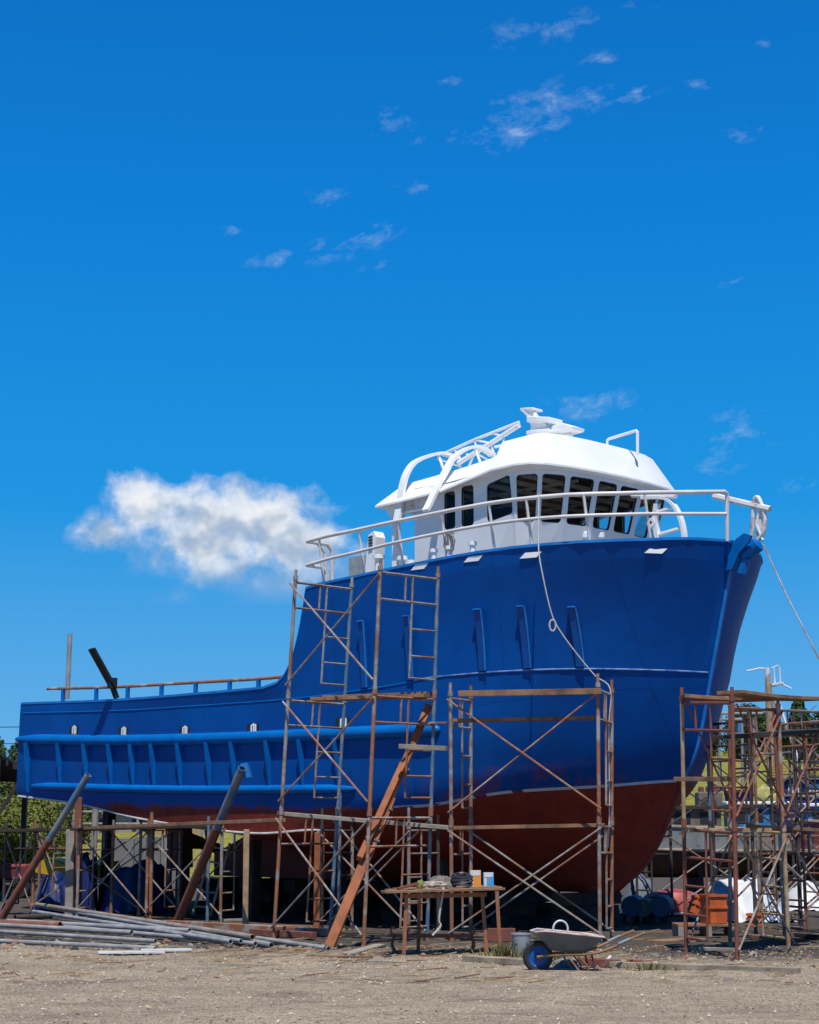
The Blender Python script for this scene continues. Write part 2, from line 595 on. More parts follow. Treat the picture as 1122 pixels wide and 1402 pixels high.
# station parameter: dense at the stem and at the break of the forecastle
TS = [0, .02, .05, .09, .15, .23, .33, .46, .62, .8, 1.0, 1.25, 1.5, 1.7, 1.9, 2.4, 2.9, 3.5, 4.1, 4.8, 5.5, 6.2, 6.8, 7.1, 7.14, 7.17, 7.22, 7.3, 7.38, 7.48, 7.58, 7.7, 7.85, 8.1, 8.5, 9.2, 10, 11, 12, 13, 14, 15, 15.8, 16.4, SE]
NSUB = {('sheer', 'crease'): 1, ('crease', 'knuckle'): 4, ('knuckle', 'rail'): 3, ('rail', 'mid'): 2, ('mid', 'wl'): 3, ('wl', 'chine'): 4, ('chine', 'bilge'): 3, ('bilge', 'keel'): 2}
rows_s = {1: [], -1: []}
UVS = []
hullmb = MB()
secs = []
for t in TS:
    ctrl = []
    for k in NAMES:
        s0, fb, fz = LF[k]
        if k in ('sheer', 'crease'):
            s = t + s0 * max(0, 1 - t / 7)
        else:
            s = t + s0 * max(0, 1 - t / 12) ** 1.2
        ctrl.append((s, fb(s - s0), fz(s)))
    low = max(0, min(1, (7.0 - t) / 2.5))      # round below, forward; hard chine aft
    sec = []
    for i in range(len(NAMES) - 1):
        n = NSUB[(NAMES[i], NAMES[i + 1])]
        p1, p2 = ctrl[i], ctrl[i + 1]
        p0 = ctrl[i - 1] if i > 2 else p1
        p3 = ctrl[min(i + 2, len(ctrl) - 1)]
        for k in range(n):
            u = k / n
            lin = [p1[j] + (p2[j] - p1[j]) * u for j in range(3)]
            cr = [.5 * (2 * p1[j] + (p2[j] - p0[j]) * u + (2 * p0[j] - 5 * p1[j] + 4 * p2[j] - p3[j]) * u * u + (3 * p1[j] - p0[j] - 3 * p2[j] + p3[j]) * u**3) for j in range(3)]
            w = low if i >= 2 else 0
            sec.append([lin[j] + (cr[j] - lin[j]) * w for j in range(3)])
        if i == 1:
            # hollow in the flare
            for q, k in enumerate(range(len(sec) - n, len(sec))):
                u = q / n
                sec[k][1] -= .10 * math.sin(math.pi * u) * max(0, 1 - t / 7)
                sec[k][1] = max(sec[k][1], .06)
    sec.append(list(ctrl[-1]))
    secs.append(sec)
nrow = len(secs[0])
fzw = interp([(0, 2.56), (1.1, 2.50), (1.8, 2.4), (3, 2.31), (4.6, 2.09), (6, 2.06), (8, 2.09), (12, 2.19), (14, 2.21), (17, 2.12)])
for sg in (1, -1):
    vs, uvs, fs = [], [], []
    for sec in secs:
        for (s, b, z) in sec:
            vs.append(B(s, sg * b, z))
            uvs.append((s, z - fzw(s)))
    for i in range(len(secs) - 1):
        for j in range(nrow - 1):
            a, b, c, d = i * nrow + j, i * nrow + j + 1, (i + 1) * nrow + j + 1, (i + 1) * nrow + j
            fs.append((a, b, c, d) if sg == 1 else (a, d, c, b))
    hullmb.add(vs, fs)
    UVS += uvs
n1 = len(secs) * nrow
last = (len(secs) - 1) * nrow
# transom, stem face and keel bottom close the shell
for j in range(nrow - 1):
    hullmb.f.append((last + j, last + j + 1, n1 + last + j + 1, n1 + last + j)); hullmb.mi.append(0)
    hullmb.f.append((j, n1 + j, n1 + j + 1, j + 1)); hullmb.mi.append(0)
for i in range(len(secs) - 1):
    a, b = i * nrow + nrow - 1, (i + 1) * nrow + nrow - 1
    hullmb.f.append((a, n1 + a, n1 + b, b)); hullmb.mi.append(0)
hull = hullmb.build('hull', 'hull', boat, angle=60)
crease_rows = {NSUB[('sheer', 'crease')], NSUB[('sheer', 'crease')] + NSUB[('crease', 'knuckle')]}
for e in hull.data.edges:
    a, b = e.vertices
    if a < 2 * n1 and b < 2 * n1 and a % nrow in crease_rows and a % nrow == b % nrow:
        e.use_edge_sharp = True
uvl = hull.data.uv_layers.new(name='hull')
for lp in hull.data.loops:
    uvl.data[lp.index].uv = UVS[lp.vertex_index]

# stem bar
pts = []
for k in NAMES[:6] + ['chine']:
    s0, fb, fz = LF[k]
    pts.append(B(s0 - .02, 0, fz(s0)))
pts += [B(1.92, 0, 1.1), B(2.3, 0, .82), B(2.75, 0, .63)]
sp = spline(pts, 6)
stem_o = MB()
# one continuous bar
vs, fs = [], []
for i, p in enumerate(sp):
    d = (sp[min(i + 1, len(sp) - 1)] - sp[max(i - 1, 0)]).normalized()
    o = ST.cross(d).normalized()
    if o.dot(FW) < 0:
        o = -o
    w = .03
    vs += [p - o * .06 + ST * w, p + o * .012 + ST * w, p + o * .028 + ST * w * .5, p + o * .028 - ST * w * .5, p + o * .012 - ST * w, p - o * .06 - ST * w]
for i in range(len(sp) - 1):
    for k in range(6):
        k2 = (k + 1) % 6
        fs.append((i * 6 + k, (i + 1) * 6 + k, (i + 1) * 6 + k2, i * 6 + k2))
cut = next(i for i, p in enumerate(sp) if p.z < 2.52)
mi = []
stem_o.add(vs, fs)
stem_o.mi = [0 if (f // 6) < cut else 1 for f in range(len(fs))]
M['redpaint'] = pmat('red_bottom_paint', (.26, .042, .028), (.18, .03, .022), .65)
stem_o.build('stem_bar', ['blueedge', 'redpaint'], boat, angle=30)

# bulwark cap and inner bulwark and decks
inner, deck = MB(), MB()
st_s = [-.1, -.06, 0, .1, .25, .45, .8, 1.2, 1.7, 2.3, 3, 3.8, 4.8, 6, 6.8, 7.12]
for sg in (1, -1):
    for rng, dz in ((st_s, .33), ([7.2, 7.26, 7.34, 7.44, 7.56, 7.7, 7.9, 8.3, 9, 10, 11, 12, 13, 14, 15, 16, SE - .02], .75)):
        cap = MB()
        o_, i_ = [], []
        for s in rng:
            b = LF['sheer'][1](s + .1)
            z = LF['sheer'][2](s)
            o_.append(B(s, sg * (b + .012), z + .006))
            i_.append(B(s + .06 if s < 1 else s, sg * max(b - .12, .02), z + .006))
        for i in range(len(rng) - 1):
            a, b, c, d = o_[i], o_[i + 1], i_[i + 1], i_[i]
            q = [a, b, c, d]
            dn = UP * .045
            cap.add([*q, *[p - dn for p in q]], [(0, 1, 2, 3), (7, 6, 5, 4), (0, 4, 5, 1), (2, 6, 7, 3), (0, 3, 7, 4), (1, 5, 6, 2)])
            lo = c.z - .28
            inner.add([d, c, Vector((c.x, c.y, lo)), Vector((d.x, d.y, lo))], [(0, 1, 2, 3)])
        cap.build('bulwark_cap', 'blueedge', boat, angle=50)
inner.build('bulwark_lining', 'white', boat)
for rng, z in ((st_s, 6.0), ([7.2, 9, 11, 13, 15, SE - .02], 3.6)):
    for i in range(len(rng) - 1):
        a, b = rng[i], rng[i + 1]
        fa, fb_ = hb(a, z) - .1, hb(b, z) - .1
        fa, fb_ = max(fa, .02), max(fb_, .02)
        deck.add([B(a, fa, z), B(b, fb_, z), B(b, -fb_, z), B(a, -fa, z)], [(0, 1, 2, 3)])
deck.add([B(7.17, 3.05, 3.6), B(7.17, 3.05, 6.0), B(7.17, -3.05, 6.0), B(7.17, -3.05, 3.6)], [(0, 1, 2, 3)])
deck.build('deck', pmat('deck_paint', (.25, .27, .28), (.2, .21, .22), .7), boat, smooth=False)

# knuckle weld line, waterline stripe, chine strip
kn = MB()
kn.path([lvl('knuckle', s, .004) for s in np.linspace(.453, 4.4, 80)], .013, 6)
kn.build('knuckle_strip', pmat('scraped_steel_edge', (.20, .32, .54), (.03, .13, .40), .5, scale=5, lo=.45, hi=.62), boat)
kn = MB()
kn.path([lvl('knuckle', s, .0) for s in np.linspace(4.4, 16.6, 40)], .014, 6)
kn.build('seam_strip', 'blue', boat)
for a, b in ((1.13, 2.78), (2.94, 3.35), (3.55, 4.25), (4.3, 5.25)):
    ss = np.linspace(a, b, 30)
    wl = MB()
    for i in range(len(ss) - 1):
        q = []
        for s, dz in ((ss[i], -.022), (ss[i + 1], -.022), (ss[i + 1], .022), (ss[i], .022)):
            z = fzw(s) + dz
            q.append(B(s, hb(s, z) + .006, z) + outn(s, z) * .006)
        wl.add(q, [(0, 1, 2, 3)])
    wl.build('waterline_stripe', 'stripe', boat)
ch = MB()
ch.path([B(s, LF['chine'][1](s - 1.55) + .012, LF['chine'][2](s) - .008) for s in np.linspace(6.6, 16.72, 50)], .02, 6)
ch.build('chine_strip', pmat('primed_chine', (.62, .62, .60), (.5, .48, .46), .6), boat)


# rubbing strakes
def strake(name, f, ss, r):
    mb = MB()
    rr = [r * min(1, .25 + 2.2 * min(i, len(ss) - 1 - i) / len(ss) * 4) for i in range(len(ss))]
    mb.path([f(s) for s in ss], r, 12, rr=[min(r, x) for x in rr])
    return mb.build(name, 'blue', boat, angle=60)


fr = LF['rail']
ss = [3.98, 4.0, 4.03, 4.06] + list(np.linspace(4.1, 16.7, 50)) + [16.8, 16.85]
strake('rubbing_strake', lambda s: B(s, fr[1](s - fr[0]) + .005, fr[2](s)), ss, .12)
zlo = interp([(6, 2.40), (10, 2.45), (16.2, 2.64)])
ss = [5.9, 5.95, 6.05] + list(np.linspace(6.3, 15.9, 40)) + [16.0, 16.1]
strake('rubbing_strake', lambda s: B(s, hb(s, zlo(s)) + .02, zlo(s)), ss, .082)
# stiffeners between the strakes: tapered webs
for s in [16.25, 14.95, 13.95, 13.05, 12.3, 11.6, 10.75, 9.85, 9.1, 8.1, 7.2, 6.3]:
    zt, zb = fr[2](s) - .07, zlo(s) + .06
    if s == 16.25:
        zb = 2.5
    b0, b1 = hb(s, zt), hb(s, zb)
    mb = MB()
    mb.prism([B(s - .02, b0 - .02, zt), B(s - .02, b0 + .16, zt), B(s - .02, (b0 + b1) / 2 + .12, (zt + zb) / 2 + .1), B(s - .02, b1 + .04, zb), B(s - .02, b1 - .02, zb)], -FW * .045)
    mb.build('stiffener', 'blue', boat, smooth=False)


def proj(p):
    z = p.z - EYE
    D = p.y * _c + z * _s
    return CX + FPX * p.x / D, CY - FPX * (-p.y * _s + z * _c) / D


def onhull(px, py, lo=.15, hi=16):
    """station and height on the starboard shell seen in direction (px, py)"""
    z = 5.5
    s = 2
    for _k in range(8):
        s = min((abs(proj(B(q, hb(q, z), z))[0] - px), q) for q in np.linspace(lo, hi, 800))[1]
        z += (proj(B(s, hb(s, z), z))[1] - py) * 29 / FPX
    return float(s), z


# freeing ports above the strake
for px, py in ((98, 1000), (168, 1002), (252, 1001), (346, 998), (466, 990)):
    s, _, z = inv(onv(px, py, 3.1))
    b = hb(s, z)
    n = outn(s, z)
    c = B(s, b, z)
    t = n.cross(UP)
    mb = MB()
    mb.box(c + n * .002, t * .16, n * .012, UP * .10, 1)
    for k, dx in enumerate((-.09, -.04, .03)):
        mb.box(c + n * .01 + t * dx, t * .019 + UP * .03 * (k % 2), n * .012, UP * .075, 0)
    mb.box(c + n * .01 + UP * .07 - t * .04, t * .06, n * .011, UP * .016, 0)
    mb.build('freeing_port', ['white', 'black'], boat, smooth=False)
# slots under the forecastle rail
for (px, py), v in (((575, 776), 3.05), ((649, 765), 2.85), ((727, 760), 2.5), ((899, 754), 1.2)):
    s, z = onhull(px, py, hi=8)
    n = outn(s, z)
    c = B(s, hb(s, z), z)
    t = n.cross(UP).normalized()
    if t.dot(FW) < 0:
        t = -t
    mb = MB()
    w = .15
    mb.prism([c - n * .05 - t * (w + .05) - UP * .045, c - n * .05 + t * (w - .05) - UP * .045, c - n * .05 + t * (w + .05) + UP * .045, c - n * .05 - t * (w - .05) + UP * .045], n * .056)
    mb.build('mooring_slot', 'white', boat, smooth=False)
# upright fender pads on the flare
for px0, y0, y1 in ((658, 836, 924), (716, 832, 922), (784, 833, 921), (499, 852, 948), (561, 845, 940)):
    s, z0 = onhull(px0, y0, hi=8)
    zk = LF['knuckle'][2](s) + .03
    n = outn(s, z0)
    t = n.cross(UP).normalized()
    if t.dot(FW) < 0:
        t = -t
    mb = MB()
    rows = []
    for q in np.linspace(0, 1, 7):
        z = z0 + (zk - z0) * q
        c = B(s, hb(s, z), z)
        w, pr = .065, .10 - .05 * q
        rows.append([c - t * w - n * .05, c - t * w + n * pr, c + t * w + n * pr, c + t * w - n * .05])
    vs = [p for r_ in rows for p in r_]
    fs = [(i * 4 + k, i * 4 + (k + 1) % 4, i * 4 + 4 + (k + 1) % 4, i * 4 + 4 + k) for i in range(6) for k in range(4)]
    fs += [(3, 2, 1, 0), (24, 25, 26, 27)]
    mb.add(vs, fs)
    pad = mb.build('fender_pad', 'hullblue', boat, smooth=False)
    mb = MB()  # lighter blue strips: sunlit top and forward edges put into the colour
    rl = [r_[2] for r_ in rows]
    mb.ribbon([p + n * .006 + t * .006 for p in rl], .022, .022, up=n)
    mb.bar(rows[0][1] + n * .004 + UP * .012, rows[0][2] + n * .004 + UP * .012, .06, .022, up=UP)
    mb.build('pad_lit_edge', 'blueedge', pad, smooth=False)
# ------------------------------------------------------------------ wheelhouse
house = MB()
# plan corners: (s, v) at the eave and at the foot, starboard side aft to bow
TOPR = [(5.48, 1.95), (3.72, 1.95), (3.02, 1.99), (2.58, 1.80), (2.36, 1.30), (2.25, .64)]
BOTR = [(5.48, 1.95), (3.72, 1.93), (3.16, 1.80), (2.96, 1.54), (2.82, 1.10), (2.74, .56)]
ZT, ZB = 7.84, 6.0
TOP = TOPR + [(s, -v) for s, v in reversed(TOPR)]
BOT = BOTR + [(s, -v) for s, v in reversed(BOTR)]


def wallpt(i, u, z):
    """a point on facet i: u across, z height"""
    t = (z - ZB) / (ZT - ZB)
    a = B(*BOT[i], ZB).lerp(B(*TOP[i], ZT), t)
    b = B(*BOT[i + 1], ZB).lerp(B(*TOP[i + 1], ZT), t)
    return a.lerp(b, u)


def rounded(poly, r, n=5):
    """round the corners of a polygon of 3-D points"""
    out = []
    m = len(poly)
    for i in range(m):
        p0, p, p1 = Vector(poly[i - 1]), Vector(poly[i]), Vector(poly[(i + 1) % m])
        d0, d1 = (p0 - p), (p1 - p)
        rr = min(r, d0.length * .45, d1.length * .45)
        a, c = p + d0.normalized() * rr, p + d1.normalized() * rr
        for k in range(n):
            t = k / (n - 1)
            out.append(a.lerp(p, t).lerp(p.lerp(c, t), t))
    return out


NF = len(TOP) - 1
wins = {i: [] for i in range(NF)}
# side windows, read off as (u, z) quads: two upright ones and one big raked one
SIDE0 = [[(.42, 6.98), (.575, 6.98), (.575, 7.66), (.42, 7.66)],
         [(.66, 6.98), (.83, 6.98), (.83, 7.71), (.66, 7.71)]]
for q in SIDE0:
    wins[0].append(q)
wins[1].append([(.03, 6.98), (.93, 7.08), (.84, 7.76), (.03, 7.66)])
for i in (2, 3, 4):
    wins[i].append([(.11, 6.92), (.89, 6.92), (.92, 7.73), (.08, 7.73)])
wins[5].append([(.06, 6.92), (.455, 6.92), (.46, 7.73), (.05, 7.73)])
wins[5].append([(.545, 6.92), (.94, 6.92), (.95, 7.73), (.54, 7.73)])
for i in range(5):
    wins[NF - 1 - i] = [[(1 - u, z) for (u, z) in reversed(q)] for q in wins[i]]
winparts = []
for i in range(NF):
    a, b, c, d = wallpt(i, 0, ZB), wallpt(i, 1, ZB), wallpt(i, 1, ZT), wallpt(i, 0, ZT)
    nrm = (b - a).cross(d - a).normalized()
    mid = (a + c) / 2
    cen = B(3.8, 0, 7)
    if nrm.dot(mid - cen) < 0:
        nrm = -nrm
    holes = []
    for q in wins[i]:
        loop = rounded([wallpt(i, u, z) for (u, z) in q], .075)
        holes.append(loop)
        cc = sum(loop, Vector()) / len(loop)
        w = MB()
        g = [cc + (p - cc) * .985 - nrm * .03 for p in loop]
        w.add(g, [tuple(range(len(g)))], 0)
        # gasket ring
        o1 = [cc + (p - cc) * .995 - nrm * .012 for p in loop]
        i1 = [cc + (p - cc) * (1 - .018 / max(.15, (p - cc).length)) - nrm * .012 for p in loop]
        i2 = [p - nrm * .03 for p in i1]
        m = len(loop)
        fs = []
        for k in range(m):
            k2 = (k + 1) % m
            fs += [(k, k2, m + k2, m + k), (m + k, m + k2, 2 * m + k2, 2 * m + k)]
        w.add(o1 + i1 + i2, fs, 1)
        winparts.append(w)
    house.plate([a, b, c, d], holes, .06, nrm, 0, 1)
# aft wall with a door opening
aw = [B(5.42, 1.95, ZB), B(5.42, -1.95, ZB), B(5.42, -1.95, 7.78), B(5.42, 1.95, 7.78)]
dr = [B(5.42, .35, 6.1), B(5.42, -.45, 6.1), B(5.42, -.45, 7.5), B(5.42, .35, 7.5)]
house.plate(aw, [dr], .06, -FW, 0, 1)
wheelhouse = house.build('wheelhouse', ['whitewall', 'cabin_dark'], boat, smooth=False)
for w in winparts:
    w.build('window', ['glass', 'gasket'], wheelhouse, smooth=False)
# inside: dark lining overhead with pale beams, console
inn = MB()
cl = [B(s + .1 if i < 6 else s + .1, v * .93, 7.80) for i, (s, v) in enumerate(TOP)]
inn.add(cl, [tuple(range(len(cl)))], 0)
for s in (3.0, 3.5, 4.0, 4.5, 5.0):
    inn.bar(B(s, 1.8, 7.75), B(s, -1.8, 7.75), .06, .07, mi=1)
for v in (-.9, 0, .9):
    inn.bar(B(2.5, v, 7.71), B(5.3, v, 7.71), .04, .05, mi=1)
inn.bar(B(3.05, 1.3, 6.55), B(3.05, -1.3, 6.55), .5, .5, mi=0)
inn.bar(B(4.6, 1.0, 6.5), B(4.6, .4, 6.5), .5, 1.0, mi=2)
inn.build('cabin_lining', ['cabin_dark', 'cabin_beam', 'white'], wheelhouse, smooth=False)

# ------------------------------------------------------------------ roof
EAVE = [(3.42, 2.16, 7.865), (2.86, 2.15, 7.885), (2.60, 2.07, 7.885), (2.42, 1.86, 7.88), (2.28, 1.42, 7.875), (2.18, .75, 7.87), (2.14, 0, 7.87)]
RTOP = [(3.60, 1.62, 8.47), (3.10, 1.62, 8.49), (2.86, 1.60, 8.50), (2.70, 1.50, 8.50), (2.59, 1.15, 8.505), (2.55, .55, 8.51), (2.54, 0, 8.51)]


def mirror(l):
    return l + [(s, -v, z) for (s, v, z) in reversed(l[:-1])]


ev, rt = mirror(EAVE), mirror(RTOP)
roof = MB()
m = len(ev)
lowe = [(s, v, z - .035) for (s, v, z) in ev]
sub = []
for f in (0, .5, .94, 1):
    ring = []
    for a, b in zip(ev, rt):
        # shoulder rounds over onto the top
        zz = a[2] + (b[2] - a[2]) * (f * 1.04 if f < .99 else 1)
        ring.append((a[0] + (b[0] - a[0]) * f, a[1] + (b[1] - a[1]) * f, zz))
    sub.append(ring)
crown = [((s - 3.6) * .5 + 3.6 + .05, v * .5, z + .02) for (s, v, z) in rt]
rings = [lowe] + sub + [crown]
vs = [B(*p) for r_ in rings for p in r_]
fs = []
for i in range(len(rings) - 1):
    for k in range(m - 1):
        fs.append((i * m + k, i * m + k + 1, (i + 1) * m + k + 1, (i + 1) * m + k))
fs.append(tuple((len(rings) - 1) * m + k for k in range(m)))
# aft end of the high roof
fs.append(tuple([i * m for i in range(len(rings))] + [i * m + m - 1 for i in reversed(range(len(rings)))]))
# soffit
so = [(s + .0, v, z) for (s, v, z) in lowe]
wt = [TOP[min(max(int(round(k * (len(TOP) - 1) / (m - 1))), 0), len(TOP) - 1)] for k in range(m)]
vs2 = [B(s, v, 7.80) for (s, v) in wt]
o = len(vs)
vs += vs2
for k in range(m - 1):
    fs.append((k, o + k, o + k + 1, k + 1))
roof.add(vs, fs)
roof_o = roof.build('roof', 'white', boat, angle=14)
# lower after-roof
ar = MB()
E2 = [(6.32, 2.15, 7.60), (5.7, 2.15, 7.61), (4.6, 2.16, 7.66), (3.9, 2.16, 7.78), (3.42, 2.16, 7.862)]
T2 = [(5.98, 1.72, 8.02), (5.6, 1.71, 8.04), (4.6, 1.70, 8.11), (3.9, 1.69, 8.18), (3.52, 1.68, 8.24)]
L2 = [(s, v, z - .035) for (s, v, z) in E2]
W2 = [(5.9, 1.97, 7.62), (5.48, 1.97, 7.80), (4.6, 1.97, 7.80), (3.9, 1.97, 7.82), (3.42, 1.97, 7.84)]
n = 5
for sg in (1, -1):
    vs = [B(s, sg * v, z) for r_ in (W2, L2, E2, T2, [(s, 0, z + .06) for (s, v, z) in T2]) for (s, v, z) in r_]
    fs = [(i * n + k, i * n + k + 1, (i + 1) * n + k + 1, (i + 1) * n + k) for i in range(4) for k in range(n - 1)]
    ar.add(vs, fs)
a_ = [(E2[0]), (T2[0])]
ar.add([B(6.32, 2.15, 7.565), B(6.32, -2.15, 7.565), B(6.32, -2.15, 7.60), B(6.32, 2.15, 7.60), B(5.98, 1.72, 8.02), B(5.98, -1.72, 8.02), B(5.9, 1.97, 7.62), B(5.9, -1.97, 7.62), B(5.98, 0, 8.08)],
       [(0, 1, 2, 3), (3, 2, 5, 8, 4), (0, 6, 7, 1)])
# shallow deckhead under the overhang
ar.add([B(5.9, 1.97, 7.625), B(5.9, -1.97, 7.625), B(5.44, -1.97, 7.70), B(5.44, 1.97, 7.70)], [(0, 1, 2, 3)])
ar.build('after_roof', 'white', boat, angle=25)
# bracket post under the overhang
bp = MB()
bp.bar(B(5.98, 1.93, 6.02), B(5.98, 1.93, 7.62), .11, .11, up=FW)
bp.prism([B(5.92, 1.9, 7.2), B(5.92, 1.9, 7.62), B(5.6, 1.9, 7.62)], ST * .08)
bp.prism([B(6.04, 1.9, 7.3), B(6.04, 1.9, 7.62), B(6.25, 1.9, 7.6)], ST * .08)
bp.bar(B(5.98, -1.93, 6.02), B(5.98, -1.93, 7.62), .11, .11, up=FW)
bp.build('roof_post', 'white', boat)
# grab bar and small vents on the house side
gb = MB()
p0, p1 = onv(547, 703, 2.0), onv(584, 696, 2.0)
gb.path([p0, p1], .03, 8)
gb.path([p0 - UP * .1, p1 - UP * .1], .02, 8)
gb.build('grab_rail', 'white', boat)
for px in (803, 822):
    c = ons(px, 734, 2.55)
    s, v, z = inv(c)
    mb = MB()
    mb.lathe(B(s, v, z - .25), [(.05, 0), (.05, .2), (.085, .22), (.085, .30), (.03, .33)], 12)
    mb.build('deck_vent', 'white', boat)

# ------------------------------------------------------------------ arches, mast, radar
for S, prof in ((4.72, [(583, 699), (588, 690), (600, 664), (609, 648), (621, 627), (638, 615), (656, 612), (675, 623)]),
                (5.75, [(543, 716), (546, 700), (551, 668), (557, 648), (568, 633), (588, 624), (606, 621), (628, 628)])):
    q = [ons(px, py, S) for px, py in prof]
    q = spline(q, 6)
    mb = MB()
    mb.ribbon(q, .15, .055, up=FW)
    ob = mb.build('davit_arch', 'white', boat, angle=45)
    mb = MB()
    e = q[-1]
    mb.tube(e, e + FW * .15 - UP * .42 + ST * .02, .025)
    e2 = q[-9]
    mb.tube(e2, e2 + FW * .25 - UP * .55, .025)
    mb.tube(e2 - UP * .1, e - UP * .14, .02)
    mb.build('arch_strut', 'white', ob)
mast = MB()
v0, v1 = .55, .05
for v in (v0, v1):
    lo = [onv(px, py, v) for px, py in ((628, 634), (672, 607), (711, 582))]
    up_ = [onv(px, py, v) for px, py in ((606, 622), (650, 602), (711, 578))]
    mast.path(lo, .05, 8)
    mast.path(up_, .03, 8)
    for a, b in ((lo[1], up_[1]), (lo[1].lerp(lo[0], .4), up_[1]), (lo[1].lerp(lo[2], .4), up_[1].lerp(up_[2], .4)), (lo[0], up_[0].lerp(up_[1], .4))):
        mast.path([a, b], .022, 6)
for px, py in ((672, 607), (711, 581), (640, 622)):
    mast.path([onv(px, py, v0), onv(px, py, v1)], .025, 6)
for px, py, dx, dy in ((672, 607, 8, 24), (650, 620, -12, 30), (690, 600, 2, 22)):
    mast.path([onv(px, py, v0), onv(px + dx, py + dy, v0)], .022, 6)
mast.path([onv(678, 612, .3), onv(697, 608, .3)], .03, 6)
mast.build('folded_mast', 'white', boat)
rd = MB()
V = .62
c = onv(742, 600, V)
s0, _, z0 = inv(c)
mpx = 29.5 / FPX / .72          # metres of fore-aft run per picture unit at the mast


def blade(px0, px1, py0, py1, tilt, w0, w1, t):
    a, b = onv(px0, py0, V), onv(px1, py1, V)
    vs = []
    for p, w in ((a, w0), (a.lerp(b, .5), (w0 + w1) / 2 * 1.15), (b, w1)):
        for sg in (1, -1):
            vs += [p + ST * w * sg - UP * t / 2, p + ST * w * sg + UP * t / 2]
    fs = []
    for i in (0, 4):
        fs += [(i, i + 4, i + 5, i + 1), (i + 2, i + 3, i + 7, i + 6), (i + 1, i + 5, i + 7, i + 3), (i, i + 2, i + 6, i + 4)]
    fs += [(0, 1, 3, 2), (8, 10, 11, 9)]
    rd.add(vs, fs)


blade(727, 760, 594, 591, 0, .13, .17, .07)
blade(727, 762, 575, 577, 0, .12, .19, .11)
blade(715, 737, 561, 561, 0, .06, .14, .05)
a, b = onv(736, 600, V), onv(727, 562, V)
rd.prism([onv(727, 603, V), onv(757, 603, V), onv(752, 590, V), onv(753, 582, V), onv(741, 574, V), onv(734, 562, V), onv(718, 563, V), onv(728, 573, V), onv(732, 586, V)], ST * .10)
rd.build('radar_pedestal', 'white', boat, smooth=False, bevel=.015)
rb = MB()
for sg in (1,):
    pp = [(757, 596), (775, 586), (787, 583), (802, 588), (800, 592), (785, 596)]
    rb.prism([onv(x, y, V - .25) for x, y in pp], ST * .34)
    rb.tube(onv(780, 594, V - .1), onv(780, 603, V - .1), .07, 12)
rb.build('radar_scanner', 'white', boat, smooth=False, bevel=.03)
hp = MB()
hp.path(spline([onv(832, 612, -.55), onv(832, 603, -.55)], 2) + spline([onv(834, 601, -.55), onv(872, 589.5, -.55)], 2) + [onv(873.5, 591, -.55), onv(873.5, 622, -.55)], .028, 8)
hp.build('roof_hoop', 'white', boat)

# ------------------------------------------------------------------ guard rail round the forecastle
gr = MB()
ra = []
LFs = LF['sheer']


def railpt(s, h, off=.03):
    return B(s, LFs[1](s + .1) + off - (0 if s > .3 else .02), LFs[2](s) + h)


hz = interp([(-.1, .80), (.6, .75), (1.5, .77), (4, .78), (7.1, .83)])
hl = interp([(-.1, .42), (.6, .40), (2, .42), (4, .42), (7.1, .39)])
sst = [.02, .08, .16, .28, .45, .7, 1, 1.4, 1.8, 2.3, 2.8, 3.4, 4.2, 5, 5.8, 6.5, 7.08]
top = [B(-.20, .30, LFs[2](0) + .79)] + [railpt(s, hz(s)) for s in sst[4:]]
low = [B(-.17, .28, LFs[2](0) + .43)] + [railpt(s, hl(s)) for s in sst[4:]]
h0 = B(-.13, .24, LFs[2](0) - .02)
gr.path([h0, h0.lerp(top[0], .85), top[0] - UP * .03 - ST * .0, top[0] + ST * .06] + top[1:], .035, 10)
gr.path(low, .030, 10)
for s in (.45, 1.15, 2.05, 2.75, 3.75, 4.75, 5.7, 6.75):
    b0 = railpt(s, 0, -.10)
    gr.tube(b0, railpt(s, hz(s)), .025, 8)
# after end returns inboard and drops to the deck
for e, d in ((top[-1], .62), (low[-1], .5)):
    gr.path([e, e - ST * (d - .12), e - ST * d - UP * .1, e - ST * (d + .02) - UP * .9], .036, 8)
gr.path([top[-1] - ST * .25, top[-1] - ST * .45 - UP * .15, top[-1] - ST * .5 - UP * .85], .03, 8)
rail_o = gr.build('guard_rail', pmat('rail_paint', (.72, .69, .66), (.60, .58, .57), .4, scale=2, bmp=0), boat)
# port side rail, seen across the deck
gr = MB()
pt = [B(s, -(LFs[1](s + .1) + .03), LFs[2](s) + hz(s)) for s in sst[12:]]
gr.path(pt, .04, 8)
pl = [B(s, -(LFs[1](s + .1) + .03), LFs[2](s) + hl(s)) for s in sst[12:]]
gr.path(pl, .034, 8)
for s in (4.75, 5.7, 6.75):
    gr.tube(B(s, -(LFs[1](s + .1) - .10), LFs[2](s)), B(s, -(LFs[1](s + .1) + .03), LFs[2](s) + hz(s)), .03, 8)
# gap for the anchor davit: keep only aft of the shoulder
gr.build('guard_rail', rail_o.data.materials[0], boat)

